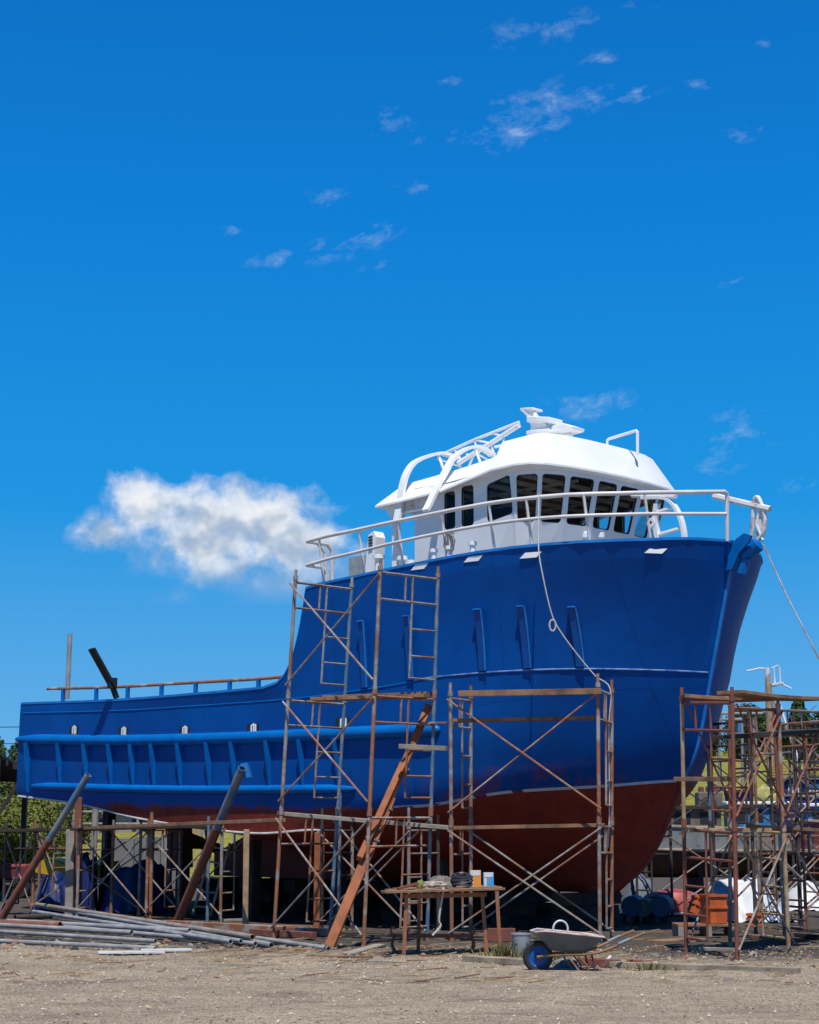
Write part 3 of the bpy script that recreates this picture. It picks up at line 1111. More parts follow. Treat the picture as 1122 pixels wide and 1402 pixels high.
# anchor gear on the bow
an = MB()
p = [onv(x, y, .12) for x, y in ((988, 783), (1003, 779), (1012, 757), (1026, 741), (1029, 733), (1019, 730), (1008, 738))]
an.prism(p, -ST * .05)
an.build('bow_fairlead_plate', 'blue', boat, smooth=False)
an = MB()
a, b = onv(1016, 765, -.05), onv(1038, 745, -.12)
an.path([a, a.lerp(b, .1), a.lerp(b, .9), b, b + (b - a) * .12], .12, 14, rr=[.07, .105, .13, .13, .06])
an.build('bow_roller', 'blue', boat)
an = MB()
an.tube(onv(1018, 766, -.04) + FW * .05, onv(1014, 786, -.02) + FW * .03, .09, 8)
an.build('hawse_pipe', 'blue', boat)
dv = MB()
q = [onv(x, y, -.35) for x, y in ((1029, 745), (1032, 705), (1033, 686), (1037, 681), (1041, 686), (1048, 708), (1046, 728), (1038, 741))]
dv.path(spline(q, 5), .04, 8)
dv.path([onv(978, 679, -.35), onv(1055, 697, -.35)], .055, 6)
dv.path([onv(1041, 697, -.35), onv(1036, 718, -.35), onv(1045, 740, -.35)], .03, 6)
dv.prism([onv(1041, 695, -.37), onv(1049, 715, -.37), onv(1045, 740, -.37), onv(1036, 735, -.37)], ST * .02)
dv.build('anchor_davit', pmat('anchor_paint', (.72, .72, .70), (.30, .22, .17), .5, scale=6, lo=.5, hi=.72), boat)
# curved whaleback frame forward of the wheelhouse
wb = MB()
q = [onv(x, y, -.3) for x, y in ((880, 682), (908, 682), (922, 690), (932, 708), (937, 728), (938, 745))]
wb.ribbon(spline(q, 5), .12, .05, up=ST)
q = [onv(x, y, -.3) for x, y in ((900, 690), (898, 715), (903, 745))]
wb.ribbon(spline(q, 4), .10, .08, up=ST)
wb.path([onv(898, 702, -.3), onv(926, 693, -.3)], .035, 6)
wb.path([onv(898, 733, -.3), onv(937, 722, -.3)], .035, 6)
wb.path([onv(866, 678, -.3), onv(926, 679, -.3)], .05, 6)
wb.lathe(onv(894, 716, -.3) - ST * .1, [(.03, 0), (.09, 0), (.09, .16), (.03, .16)], 12, axis=ST)
wb.build('winch_frame', 'white', boat)

# deck gear abaft the wheelhouse
dg = MB()
q = [onv(x, y, 1.5) for x, y in ((499, 790), (505, 732), (512, 727), (515, 735), (512, 790))]
dg.prism(q, -ST * .25)
dg.build('ventilator_cowl', 'white', boat, smooth=False)
dg = MB()
for k in range(5):
    c = onv(507.5, 736 + 4.2 * k, 1.51)
    dg.bar(c - FW * .05, c + FW * .05 + UP * .02, .02, .03, up=UP)
dg.build('louvre_vent', 'gasket', boat, smooth=False)
dg = MB()
a = onv(478, 764, 1.2)
dg.prism([a, onv(496, 760, 1.2), onv(496, 800, 1.2), onv(478, 800, 1.2)], -ST * .5)
dg.build('deck_box', pmat('grey_box', (.35, .37, .38), None, .6), boat, smooth=False)
for px, py in ((519, 760), (551, 762), (563, 768)):
    dg = MB()
    c = onv(px, py, 1.9)
    dg.lathe(Vector((c.x, c.y, 5.98)), [(.07, 0), (.07, c.z - 5.98 - .08), (.11, c.z - 5.98 - .07), (.11, c.z - 5.98), (.02, c.z - 5.96)], 12)
    dg.build('bollard', 'white', boat)
for px, py in ((647, 748), (618, 766), (598, 775)):
    s, v, z = inv(onv(px, py, 2.9))
    c = B(s, LFs[1](s + .1) - .07, LFs[2](s))
    mb = MB()
    mb.lathe(c, [(.05, 0), (.05, .12), (.075, .13), (.075, .19), (.02, .2)], 10)
    mb.build('mooring_post', 'white', boat)

# after rail on the low bulwark, light pole and tilted bracket
al = MB()
sl = interp([(8.2, .16), (12, .24), (17, .30)])
al.path([B(s, LFs[1](s) - .06, (LFs[2](s) if s > 8.4 else LFs[2](8.4) + (8.4 - s) * .01) + sl(s)) for s in np.linspace(7.70, 15.75, 20)], .032, 8)
al.build('after_rail', 'rust', boat)
for s in (15.1, 13.8, 12.65, 11.5, 10.4, 9.35, 8.5):
    mb = MB()
    mb.tube(B(s, LFs[1](s) - .06, LFs[2](s) - .03), B(s, LFs[1](s) - .06, LFs[2](s) + sl(s)), .045, 8)
    mb.build('rail_stanchion', 'blue', boat)
mb = MB()
e = onv(92, 957, 2.8)
mb.tube(e, onv(96, 868, 2.8), .05, 10)
mb.build('stern_pole', 'pipe', boat)
mb = MB()
s, v, z = inv(onv(157, 956, 3.05))
f0 = B(s, 3.0, z)
tp = B(s + .05, 3.62, z + .98)
md = B(s, 3.12, z + .25)
mb.bar(f0, md, .07, .10, up=ST)
mb.bar(md, tp, .20, .05, up=ST)
mb.bar(md - UP * .06, md + UP * .16, .13, .16, up=ST)
mb.build('net_bracket', 'black', boat)
# keel and skeg under the hull
kb = MB()
kb.prism([B(s, .1, z) for s, z in ((2.75, .70), (13.4, .74), (13.4, 1.2), (11.5, 1.9), (9, 1.3), (4, .9))], -ST * .2)
kb.build('keel_skeg', 'redpaint', boat, smooth=False)
rw = MB()
rw.prism([B(s, .04, z) for s, z in ((14.3, .9), (15.2, .85), (15.1, 2.3), (14.4, 2.3))], -ST * .08)
rw.build('rudder', 'redpaint', boat, smooth=False)
pr = MB()
for k in range(4):
    a = k * math.pi / 2 + .4
    d = ST * math.cos(a) + UP * math.sin(a)
    sdv = FW.cross(d)
    c = B(13.75, 0, 1.35)
    pr.prism([c + sdv * .06, c + d * .35 + sdv * .2 - FW * .08, c + d * .6 + sdv * .05 - FW * .05, c + d * .58 - sdv * .08, c + d * .25 - sdv * .1 + FW * .08, c - sdv * .05], FW * .02)
pr.lathe(B(13.9, 0, 1.35), [(.02, 0), (.1, .02), (.11, .28), (.08, .5)], 12, axis=FW)
pr.build('propeller', pmat('bronze', (.25, .17, .07), None, .4, metal=.7), boat)
# ================================================================== GROUND
def gmesh():
    xs = np.concatenate([np.linspace(-900, -16, 12), np.linspace(-14, 14, 113), np.linspace(16, 900, 12)])
    ys = np.concatenate([np.linspace(-60, 12, 8), np.linspace(12.5, 32, 131), np.linspace(33, 60, 20), np.linspace(70, 900, 12)])
    mb = MB()
    vs = []
    for y in ys:
        for x in xs:
            z = 0
            if 12 < y < 34 and -14.5 < x < 14.5:
                f = min(1, (y - 12) / 2) * min(1, (34 - y) / 3)
                z = f * (.035 * mnoise.noise(Vector((x * .9, y * .9, 0))) + .022 * mnoise.noise(Vector((x * 2.7, y * 2.7, 3))))
                # faint wheel ruts running across
                z += f * .008 * math.sin((y + .08 * x + .5 * mnoise.noise(Vector((x * .2, y * .2, 9)))) * 2.4) * (1 if y < 22 else .4)
            vs.append((x, y, z))
    n = len(xs)
    fs = [(j * n + i, j * n + i + 1, (j + 1) * n + i + 1, (j + 1) * n + i) for j in range(len(ys) - 1) for i in range(n - 1)]
    mb.add(vs, fs)
    return mb


m, nt, b = new_mat('gravel_ground')
tcg = N(nt, 'ShaderNodeNewGeometry').outputs['Position']
f1 = tex(nt, .5, 6, coord=tcg)
f2 = tex(nt, 9, 6, .7, coord=tcg)
f3 = tex(nt, 42, 4, .75, coord=tcg)
fs_ = tex(nt, 1.6, 6, .65, coord=tcg, stretch=(.7, 1.3, 1))
c = ramp(nt, f1, [(.35, (.60, .475, .335)), (.65, (.40, .32, .23))])
c = mixc(nt, ramp(nt, fs_, [(.48, (0, 0, 0)), (.66, (.85, .85, .85))]), c, (.25, .20, .145))
c = mixc(nt, mth(nt, 'MULTIPLY', ramp(nt, f2, [(.42, (0, 0, 0)), (.64, (1, 1, 1))]), .8), c, (.24, .19, .14))
c = mixc(nt, ramp(nt, f3, [(.52, (0, 0, 0)), (.62, (1, 1, 1))]), c, (.68, .57, .43))
c = mixc(nt, ramp(nt, f3, [(.36, (1, 1, 1)), (.48, (0, 0, 0))]), c, (.115, .095, .075))
fp_ = tex(nt, .75, 5, .6, coord=tcg, stretch=(.8, 1.6, 1))
c = mixc(nt, mth(nt, 'MULTIPLY', ramp(nt, fp_, [(.56, (0, 0, 0)), (.66, (1, 1, 1))]), .6), c, (.19, .15, .115))
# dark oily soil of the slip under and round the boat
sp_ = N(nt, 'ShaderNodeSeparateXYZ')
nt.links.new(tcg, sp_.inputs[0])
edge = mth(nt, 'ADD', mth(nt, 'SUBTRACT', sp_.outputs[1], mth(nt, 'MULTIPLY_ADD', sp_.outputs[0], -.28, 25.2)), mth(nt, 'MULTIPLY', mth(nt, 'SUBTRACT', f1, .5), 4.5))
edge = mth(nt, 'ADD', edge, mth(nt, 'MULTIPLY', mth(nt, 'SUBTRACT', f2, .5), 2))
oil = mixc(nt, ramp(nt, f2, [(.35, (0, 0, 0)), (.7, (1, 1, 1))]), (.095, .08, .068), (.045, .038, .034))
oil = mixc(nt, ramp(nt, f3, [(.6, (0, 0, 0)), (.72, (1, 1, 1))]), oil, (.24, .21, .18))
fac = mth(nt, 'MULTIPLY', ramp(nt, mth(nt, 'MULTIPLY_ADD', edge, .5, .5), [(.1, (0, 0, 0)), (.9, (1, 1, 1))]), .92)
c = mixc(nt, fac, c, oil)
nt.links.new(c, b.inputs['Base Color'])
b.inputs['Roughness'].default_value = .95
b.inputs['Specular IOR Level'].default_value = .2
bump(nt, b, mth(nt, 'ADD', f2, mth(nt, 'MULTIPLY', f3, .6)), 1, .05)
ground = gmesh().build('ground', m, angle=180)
tag(ground, kind='structure')

# pebbles and wood chips strewn over it
rng = random.Random(11)
pb = MB()
for k in range(17000):
    y = 13.5 + 13 * rng.random() ** .8
    x = rng.uniform(-.27, .27) * y
    r = .005 + .020 * rng.random() ** 5
    z = 0.01
    a = rng.uniform(0, 6.28)
    e = rng.uniform(.6, 1.4)
    c_, s_ = math.cos(a), math.sin(a)
    vs = []
    for (px, py, pz) in ((1, 0, 0), (0, 1, 0), (-1, 0, 0), (0, -1, 0), (0, 0, .8), (.5, .6, .55)):
        px, py, pz = px * e * r * rng.uniform(.7, 1.2), py * r * rng.uniform(.7, 1.2), pz * r
        vs.append((x + px * c_ - py * s_, y + px * s_ + py * c_, z + pz))
    pb.add(vs, [(0, 1, 5), (1, 2, 4, 5), (2, 3, 4), (3, 0, 4), (0, 5, 4)], rng.choice((0, 1, 1, 1, 2, 2)))
po = pb.build('gravel', [pmat('pebble_pale', (.55, .48, .38), (.40, .35, .28), .9, bmp=0, scale=2), pmat('pebble_grey', (.30, .26, .21), (.17, .15, .13), .9, bmp=0, scale=2), pmat('pebble_tan', (.38, .29, .19), (.26, .20, .14), .9, bmp=0, scale=2)], smooth=False)
tag(po, kind='stuff')
lt = MB()
for k in range(900):
    y = 20 + 12 * rng.random()
    x = rng.uniform(-.26, .26) * y
    if k < 260:
        y = rng.uniform(23.2, 26.5); x = rng.uniform(-3, 3)
    a = rng.gauss(0, .6)
    l = .04 + .22 * rng.random() ** 2.5
    w = rng.uniform(.006, .02)
    d = Vector((math.cos(a), math.sin(a), 0))
    c0 = Vector((x, y, .012))
    lt.bar(c0 - d * l, c0 + d * l + UP * rng.uniform(0, .03), w, w * .8, mi=rng.choice((0, 1, 2)))
lo_ = lt.build('wood_chips', ['wood', 'greywood', pmat('straw_chip', (.45, .33, .17), (.33, .23, .12), .9, bmp=0)], smooth=False)
tag(lo_, kind='stuff')

# rubble and broken scraps along the edge of the dark soil
rb_ = MB()
rng = random.Random(44)
for k in range(900):
    x = rng.uniform(-7.5, 7.5)
    y = 24.9 - .28 * x * (1 if x > 0 else .55) + rng.gauss(0, .75) + (1.2 if x < -1 else 0)
    r = .012 + .05 * rng.random() ** 3.5
    a = rng.uniform(0, 6.28)
    e = rng.uniform(.6, 1.9)
    c_, s_ = math.cos(a), math.sin(a)
    vs = []
    for (px, py, pz) in ((1, .1, 0), (.4, .9, 0), (-.6, .8, 0), (-1, -.2, 0), (-.3, -1, 0), (.7, -.7, 0), (.5, .1, .8), (-.2, .5, .9), (-.5, -.3, .7), (.2, -.5, .95)):
        px, py, pz = px * e * r * rng.uniform(.75, 1.2), py * r * rng.uniform(.75, 1.2), pz * r * rng.uniform(.6, 1)
        vs.append((x + px * c_ - py * s_, y + px * s_ + py * c_, pz - .004))
    rb_.add(vs, [(0, 1, 6), (1, 7, 6), (1, 2, 7), (2, 8, 7), (2, 3, 8), (3, 4, 8), (4, 9, 8), (4, 5, 9), (5, 6, 9), (5, 0, 6), (6, 7, 8, 9)], rng.choice((0, 0, 1, 1, 2, 3)))
ro_ = rb_.build('rubble', [bpy.data.materials['pebble_grey'], bpy.data.materials['pebble_tan'], M['darkwood'], pmat('brick_bit', (.30, .12, .07), (.20, .09, .06), .9, bmp=0)], smooth=False)
tag(ro_, kind='stuff')
# ================================================================== SCAFFOLDS
PR = .03


def frame_mesh(f0, b0, f1, b1, ladder='b', twin=False):
    """one tubular frame: two standards f (front) and b (back), bottoms 0 and tops 1"""
    mb = MB()
    f0, b0, f1, b1 = map(Vector, (f0, b0, f1, b1))

    def P(u, t):
        return f0.lerp(f1, t).lerp(b0.lerp(b1, t), u)
    mb.tube(f0, f1, PR)
    mb.tube(b0, b1, PR, mi=1)
    lu = .56 if ladder == 'b' else .42
    a, c = (lu, 1) if ladder == 'b' else (0, lu)
    mb.tube(P(0, .955), P(1, .955), .022, 6)
    mb.tube(P(0, .74), P(1, .74), .019, 6)
    mb.tube(P(lu, .955), P(lu, .12), .018, 6)
    mb.tube(P(1 - lu if ladder == 'b' else .72, .955), P(1 - lu if ladder == 'b' else .72, .74), .017, 6)
    for t in (.52, .30, .12):
        mb.tube(P(a, t), P(c, t), .017, 6)
    # couplers
    for q in (P(0, .99), P(1, .99), P(0, .02), P(1, .02)):
        mb.tube(q - UP * .035, q + UP * .035, .04, 8)
    return mb


def tower(name, label, frames, lifts, mats, braces, pin=.2, cat='scaffold', group=None, ladders='bf', bmat=None):
    """frames: list of (front base, back base, front top, back top); braces: (i, j, lift, side, mode)"""
    base = Vector(frames[0][0])
    t = thing(name, label, cat, (base.x, base.y, min(f[0][2] for f in frames)), group)
    n = len(lifts) - 1
    k = 0
    for fi, (f0, b0, f1, b1) in enumerate(frames):
        f0, b0, f1, b1 = map(Vector, (f0, b0, f1, b1))
        for l in range(n):
            a, c = lifts[l], lifts[l + 1]
            m = frame_mesh(f0.lerp(f1, a), b0.lerp(b1, a), f0.lerp(f1, c), b0.lerp(b1, c), ladders[(l + fi) % len(ladders)])
            if l == n - 1 and pin:
                d = (f1 - f0).normalized()
                m.tube(f1, f1 + d * pin, PR * .85)
                m.tube(b1, b1 + d * pin, PR * .85)
            m.build('scaffold_frame', [mats[k % len(mats)], bmat or mats[(k + 1) % len(mats)]], t)
            k += 1
    for (i, j, l, side, mode) in braces:
        q = []
        for fi, tt in ((i, lifts[l] + (lifts[l + 1] - lifts[l]) * .12), (j, lifts[l] + (lifts[l + 1] - lifts[l]) * .93)):
            f0, b0, f1, b1 = map(Vector, frames[fi])
            q.append((f0 if side == 'f' else b0, f1 if side == 'f' else b1))
        lo, hi = lifts[l] + (lifts[l + 1] - lifts[l]) * .10, lifts[l] + (lifts[l + 1] - lifts[l]) * .93
        off = .04 * (1 if mode == 'u' else -1)
        if mode in 'ux':
            p, r_ = q[0][0].lerp(q[0][1], lo), q[1][0].lerp(q[1][1], hi)
        else:
            p, r_ = q[0][0].lerp(q[0][1], hi), q[1][0].lerp(q[1][1], lo)
        d = (r_ - p).normalized()
        nn = d.cross(UP).normalized() * (.045 if mode == 'u' else .075)
        if nn.y > 0:
            nn = -nn
        mb = MB()
        mb.tube(p + nn - d * .05, r_ + nn + d * .05, .016, 6)
        mb.build('brace', 'steel' if (i + j + l) % 2 else mats[k % len(mats)], t)
    return t


def plank(p, q, w, h, mat, label, group='scaffold planks', name='scaffold_plank', up=UP, sag=0, cat='plank'):
    mb = MB()
    p, q = Vector(p), Vector(q)
    if sag:
        pts = [p.lerp(q, k / 6) - UP * sag * math.sin(math.pi * k / 6) for k in range(7)]
        mb.ribbon(pts, h, w, up=UP)
    else:
        mb.bar(p, q, w, h, up)
    o = mb.build(name, mat, bevel=.004)
    return tag(o, label, cat, group)


def X(a, b):
    return [(a, b, 'u'), (a, b, 'd')]


# tall tower against the break of the forecastle (leans a little)
A0 = (at(375, 1283, 28.3), at(452, 1262, 29.3), at(405, 790, 28.3), at(482, 800, 29.2))
A1 = (at(498, 1294, 26.5), at(585, 1276, 27.6), at(521, 776, 26.5), at(600, 786, 27.5))


def ground_z(f, z=0):
    f0 = Vector(f[0]); f0.z = z
    b0 = Vector(f[1]); b0.z = z
    return (f0, b0, Vector(f[2]), Vector(f[3]))


A0, A1 = ground_z(A0), ground_z(A1)
A0[0].x, A0[0].y = at(375, 1283, 28.3).x, 28.3
la = [0, .345, .665, 1.0]
bra = []
for l in range(3):
    bra += [(0, 1, l, 'f', 'u'), (0, 1, l, 'f', 'd')]
bra += [(0, 1, 0, 'b', 'u'), (0, 1, 0, 'b', 'd')]
tower('scaffold_tower', 'tallest scaffold tower of three lifts, leaning by the step in the blue hull', [A0, A1], la, ['rust', 'steel', 'steel', 'rust', 'rust', 'steel'], bra, .12, ladders='bb', bmat='steelblue')
# tower under the bow flare
B0 = ground_z((at(619, 1292, 27.2), at(645, 1285, 28.0), at(617, 948, 27.2), at(645, 952, 28.0)))
B1 = ground_z((at(822, 1289, 26.7), at(838, 1284, 27.5), at(819, 936, 26.7), at(838, 944, 27.5)))
tower('scaffold_tower', 'two-lift scaffold with long crossed braces standing square in front of the bow', [B0, B1], [0, .47, 1], ['rust', 'steel', 'steel', 'rust'],
      [(0, 1, 0, 'f', 'u'), (0, 1, 0, 'f', 'd'), (0, 1, 0, 'b', 'u'), (0, 1, 0, 'b', 'd'), (0, 1, 1, 'f', 'u'), (0, 1, 1, 'f', 'd')], .15, ladders='bb')
# front tower right of the stem
C0 = ground_z((at(1010, 1318, 23.6), at(940, 1303, 25.0), at(1003, 955, 23.6), at(934, 955, 25.0)))
C1 = ground_z((at(1081, 1305, 24.9), at(1000, 1290, 26.4), at(1066, 965, 24.9), at(1000, 962, 26.4)))
C2 = ground_z((at(1150, 1296, 26.2), at(1075, 1283, 27.6), at(1126, 968, 26.2), at(1060, 965, 27.6)))
tower('scaffold_tower', 'rusty red two-lift scaffold with plank deck just right of the stem', [C0, C1, C2], [0, .5, 1], ['redrust', 'redrust', 'tan', 'rust', 'redrust', 'steel'],
      [(0, 1, 0, 'f', 'u'), (0, 1, 0, 'f', 'd'), (0, 1, 1, 'f', 'u'), (0, 1, 1, 'f', 'd'), (1, 2, 1, 'f', 'u'), (1, 2, 0, 'f', 'd'), (0, 1, 1, 'b', 'd'), (1, 2, 1, 'b', 'u'), (0, 1, 0, 'b', 'u')], .14, ladders='bf')
# dark towers farther back beyond the bow
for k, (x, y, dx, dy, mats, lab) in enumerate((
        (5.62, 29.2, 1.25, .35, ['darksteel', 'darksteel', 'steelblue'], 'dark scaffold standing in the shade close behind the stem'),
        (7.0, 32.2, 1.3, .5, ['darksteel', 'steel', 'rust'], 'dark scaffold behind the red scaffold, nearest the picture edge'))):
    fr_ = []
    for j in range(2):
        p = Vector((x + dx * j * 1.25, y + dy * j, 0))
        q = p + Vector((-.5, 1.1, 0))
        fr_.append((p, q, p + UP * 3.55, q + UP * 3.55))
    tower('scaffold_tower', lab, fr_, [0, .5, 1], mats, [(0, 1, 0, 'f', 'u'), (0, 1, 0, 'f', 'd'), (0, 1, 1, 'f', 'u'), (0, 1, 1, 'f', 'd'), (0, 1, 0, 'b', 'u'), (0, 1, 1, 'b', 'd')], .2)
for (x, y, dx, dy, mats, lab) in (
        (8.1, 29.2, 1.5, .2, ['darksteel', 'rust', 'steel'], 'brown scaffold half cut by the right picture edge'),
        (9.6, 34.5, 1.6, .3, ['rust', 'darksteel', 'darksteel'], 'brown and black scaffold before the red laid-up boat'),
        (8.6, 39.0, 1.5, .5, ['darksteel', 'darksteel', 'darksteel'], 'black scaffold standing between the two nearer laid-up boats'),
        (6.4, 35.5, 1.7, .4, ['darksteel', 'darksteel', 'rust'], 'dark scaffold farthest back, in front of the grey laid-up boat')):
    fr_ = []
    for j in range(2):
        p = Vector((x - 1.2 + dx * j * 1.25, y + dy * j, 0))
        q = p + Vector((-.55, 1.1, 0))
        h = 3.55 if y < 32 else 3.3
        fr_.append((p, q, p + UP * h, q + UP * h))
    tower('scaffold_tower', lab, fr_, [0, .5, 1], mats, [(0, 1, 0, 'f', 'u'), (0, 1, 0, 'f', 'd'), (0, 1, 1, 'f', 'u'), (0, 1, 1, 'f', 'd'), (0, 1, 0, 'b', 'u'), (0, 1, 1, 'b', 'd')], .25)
# low scaffolds under the stern
for (pts, lab, mats) in (
        (((4, 1252, 36.5), (44, 1252, 36.3), (190, 1248, 35.8)), 'long low dark scaffold under the stern, left of the brown post', ['darksteel', 'rust', 'steel']),
        (((105, 1256, 34.6), (200, 1258, 34.2), (302, 1257, 33.4)), 'low scaffold with crossed pale braces below the rising stern', ['steel', 'rust', 'steel'])):
    fr_ = []
    for (px, py, Y) in pts:
        p = at(px, py, Y); p.z = 0
        q = p + Vector((.45, 1.25, 0))
        fr_.append((p, q, p + UP * 1.78, q + UP * 1.78))
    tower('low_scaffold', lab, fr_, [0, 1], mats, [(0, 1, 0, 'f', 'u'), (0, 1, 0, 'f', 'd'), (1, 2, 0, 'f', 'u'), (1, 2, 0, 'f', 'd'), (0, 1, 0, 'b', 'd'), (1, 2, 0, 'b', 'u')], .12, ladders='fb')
# low staging amidships between the towers
fr_ = []
for (px, Y) in ((440, 30.6), (560, 29.6)):
    p = at(px, 1270, Y); p.z = 0
    q = p + Vector((.5, .7, 0))
    fr_.append((p, q, p + UP * 1.76, q + UP * 1.76))
tower('low_scaffold', 'single lift of blue-flecked scaffold in the dark behind the leaning timber', fr_, [0, 1], ['darksteel', 'steel'], [(0, 1, 0, 'f', 'u'), (0, 1, 0, 'f', 'd')], .3)

# planks
plank(at(430, 958, 27.9), at(585, 953, 27.2), .30, .055, 'wood', 'rusty brown board laid across the tallest tower at its second lift')
plank(at(446, 955, 28.4), at(592, 950, 27.6), .25, .05, 'wood', 'second board behind, on the second lift of the tallest tower')
plank(at(628, 950, 27.0), at(824, 946.5, 26.6), .06, .09, 'wood', 'top rail plank on the bow scaffold')
plank(at(622, 987, 27.3), at(822, 983, 26.9), .28, .05, 'wood', 'walking plank on the bow scaffold, below its top rail')
plank(at(612, 1134, 27.4), at(828, 1130, 26.9), .24, .055, 'wood', 'brown plank at mid height of the bow scaffold')
plank(at(384, 1114, 28.5), at(622, 1134, 27.3), .22, .06, 'greywood', 'long grey plank from the tallest tower to the bow scaffold')
plank(at(548, 1022, 26.9), at(611, 1025, 26.5), .09, .07, 'greywood', 'short pale batten nailed across the top of the orange timber')
plank(at(575, 990, 27.6), at(620, 990, 27.3), .09, .03, 'steel', 'short putlog tube between the tallest tower and the bow scaffold', name='putlog')
plank(at(120, 1134, 34.3), at(385, 1123, 29.5), .20, .06, 'wood', 'long rust-brown staging plank sloping under the red bottom aft')
plank(at(0, 1138, 36.4), at(200, 1133, 35.2), .55, .06, 'darkwood', 'dark staging boards over the scaffold under the stern')
plank(at(105, 1136, 34.8), at(310, 1131, 33.6), .5, .05, 'darkwood', 'dark staging boards on the braced scaffold below the stern')
plank(at(934, 954, 24.9), at(1066, 956, 25.0), .40, .05, 'wood', 'deck plank on top of the red scaffold, next to the stem', sag=.03)
plank(at(1000, 948, 24.1), at(1126, 957, 26.0), .42, .05, 'wood', 'outer deck plank on top of the red scaffold', sag=.03)
plank(at(1008, 1009, 24.6), at(1120, 1000, 27.2), .75, .05, 'darkwood', 'dark boards one step below the top of the red scaffold')
plank(at(926, 1067, 24.7), at(1003, 1067, 23.9), .10, .06, 'wood', 'pale batten tied level on the red scaffold against the bow')
plank(at(938, 1137, 24.8), at(1052, 1137, 25.2), .22, .06, 'tan', 'ochre plank on the lower lift of the red scaffold')
plank(at(1022, 1131, 26.2), at(1125, 1137, 26.0), .2, .05, 'wood', 'rust-spotted plank on the lower lift of the red scaffold at the picture edge')
plank(at(925, 1107, 27.6), at(1090, 1103, 28.4), .1, .05, 'darkwood', 'thin dark batten behind the red scaffold')

# ================================================================== SHORES AND POSTS


def prop(name, label, pts, r, mats, cat='prop', group='pipes shoring the hull', n=12, split=None):
    t = thing(name, label, cat, Vector(pts[0]), group)
    mb = MB()
    p, q = Vector(pts[0]), Vector(pts[1])
    k = split or .55
    mb.hollow(p, p.lerp(q, k), r * 1.12, .012, n)
    mb.build('lower_pipe', mats[0], t)
    mb = MB()
    mb.hollow(p.lerp(q, k - .06), q, r, .012, n)
    mb.build('upper_pipe', mats[1], t)
    return t


s1 = prop('shore_pipe', 'steel shoring pipe with blue sprayed upper end, leftmost, leaning under the lower strake', (atz(2, 1258, 0), at(121, 1061, 34.0)), .068, ['redrust', 'steelblue'])
s2 = prop('shore_pipe', 'steel shoring pipe with pale blue upper end, leaning on the hull beside the ladder', (atz(243, 1263, 0), at(332, 1052, 31.6)), .078, ['redrust', 'steelblue'], split=.62)
mb = MB()
c = at(337, 1055, 31.7)
mb.prism([c + Vector((-.10, 0, .12)), c + Vector((.02, 0, .14)), c + Vector((.10, 0, -.12)), c + Vector((-.05, 0, -.14))], Vector((.0, .4, 0)))
mb.build('bearing_pad', 'blueedge', s2)
# the orange timber: three lapped baulks with straps
tb = thing('timber_shore', 'long orange timber shore of lapped baulks leaning on the hull beside the tallest tower', 'timber shore', atz(450, 1300, 0), None)
p, q = atz(450, 1299, 0), at(588, 968, 27.8)
d = (q - p).normalized()
sd = d.cross(Vector((0, 1, 0))).normalized()
for k, (a, b, o1, o2, w) in enumerate(((0, .60, .0, 0, .145), (.34, .74, .085, -.10, .10), (.48, 1, .02, -.02, .115))):
    mb = MB()
    mb.bar(p.lerp(q, a) + sd * o1 + Vector((0, o2, 0)), p.lerp(q, b) + sd * o1 * .4 + Vector((0, o2, 0)), w, .16, up=Vector((0, -1, .2)))
    mb.build('baulk', 'timber', tb, bevel=.012)
for a in (.42, .55, .72):
    mb = MB()
    c = p.lerp(q, a)
    mb.bar(c - d * .015, c + d * .015, .20, .20, up=Vector((0, -1, .2)))
    mb.build('steel_strap', 'darksteel', tb)
for (px, pt, pb, Y, w, mat, lab, nm) in (
        (336, 1136, 1272, 31.2, .10, 'tan', 'pale upright wooden post under the red bottom, alone between two leaning pipes', 'post'),
        (95, 1136, 1254, 34.9, .16, 'greywood', 'thick grey wooden post with brown foot under the stern', 'post'),
        (106, 1092, 1254, 35.2, .14, 'redrust', 'rust-red steel column right beside the grey post under the stern', 'column'),
        (151, 1100, 1210, 39, .12, 'redrust', 'thin rust-red column farther back under the stern chine', 'column'),
        (436, 1140, 1270, 31.0, .17, 'timber', 'upright baulk of split orange timber in the shade amidships', 'post'),
        (206, 1112, 1258, 34.2, .07, 'rust', 'thin brown scaffold standard on its own under the stern', 'pole'),
        (284, 1118, 1258, 33.0, .06, 'steelblue', 'thin blue-stained standard beside the leaning ladder', 'pole'),
        (464, 1085, 1262, 30.4, .06, 'steelblue', 'thin blue-sprayed standard in the dark behind the tallest tower', 'pole')):
    a, b = at(px, pb, Y), at(px + 2, pt, Y)
    a.z = 0
    mb = MB()
    if nm == 'pole':
        mb.hollow(a, b, w / 2, .006, 10)
    else:
        mb.bar(a, b, w, w, up=Vector((0, 1, 0)))
    tag(mb.build('support_' + nm, mat, bevel=None if nm == 'pole' else .01), lab, nm)
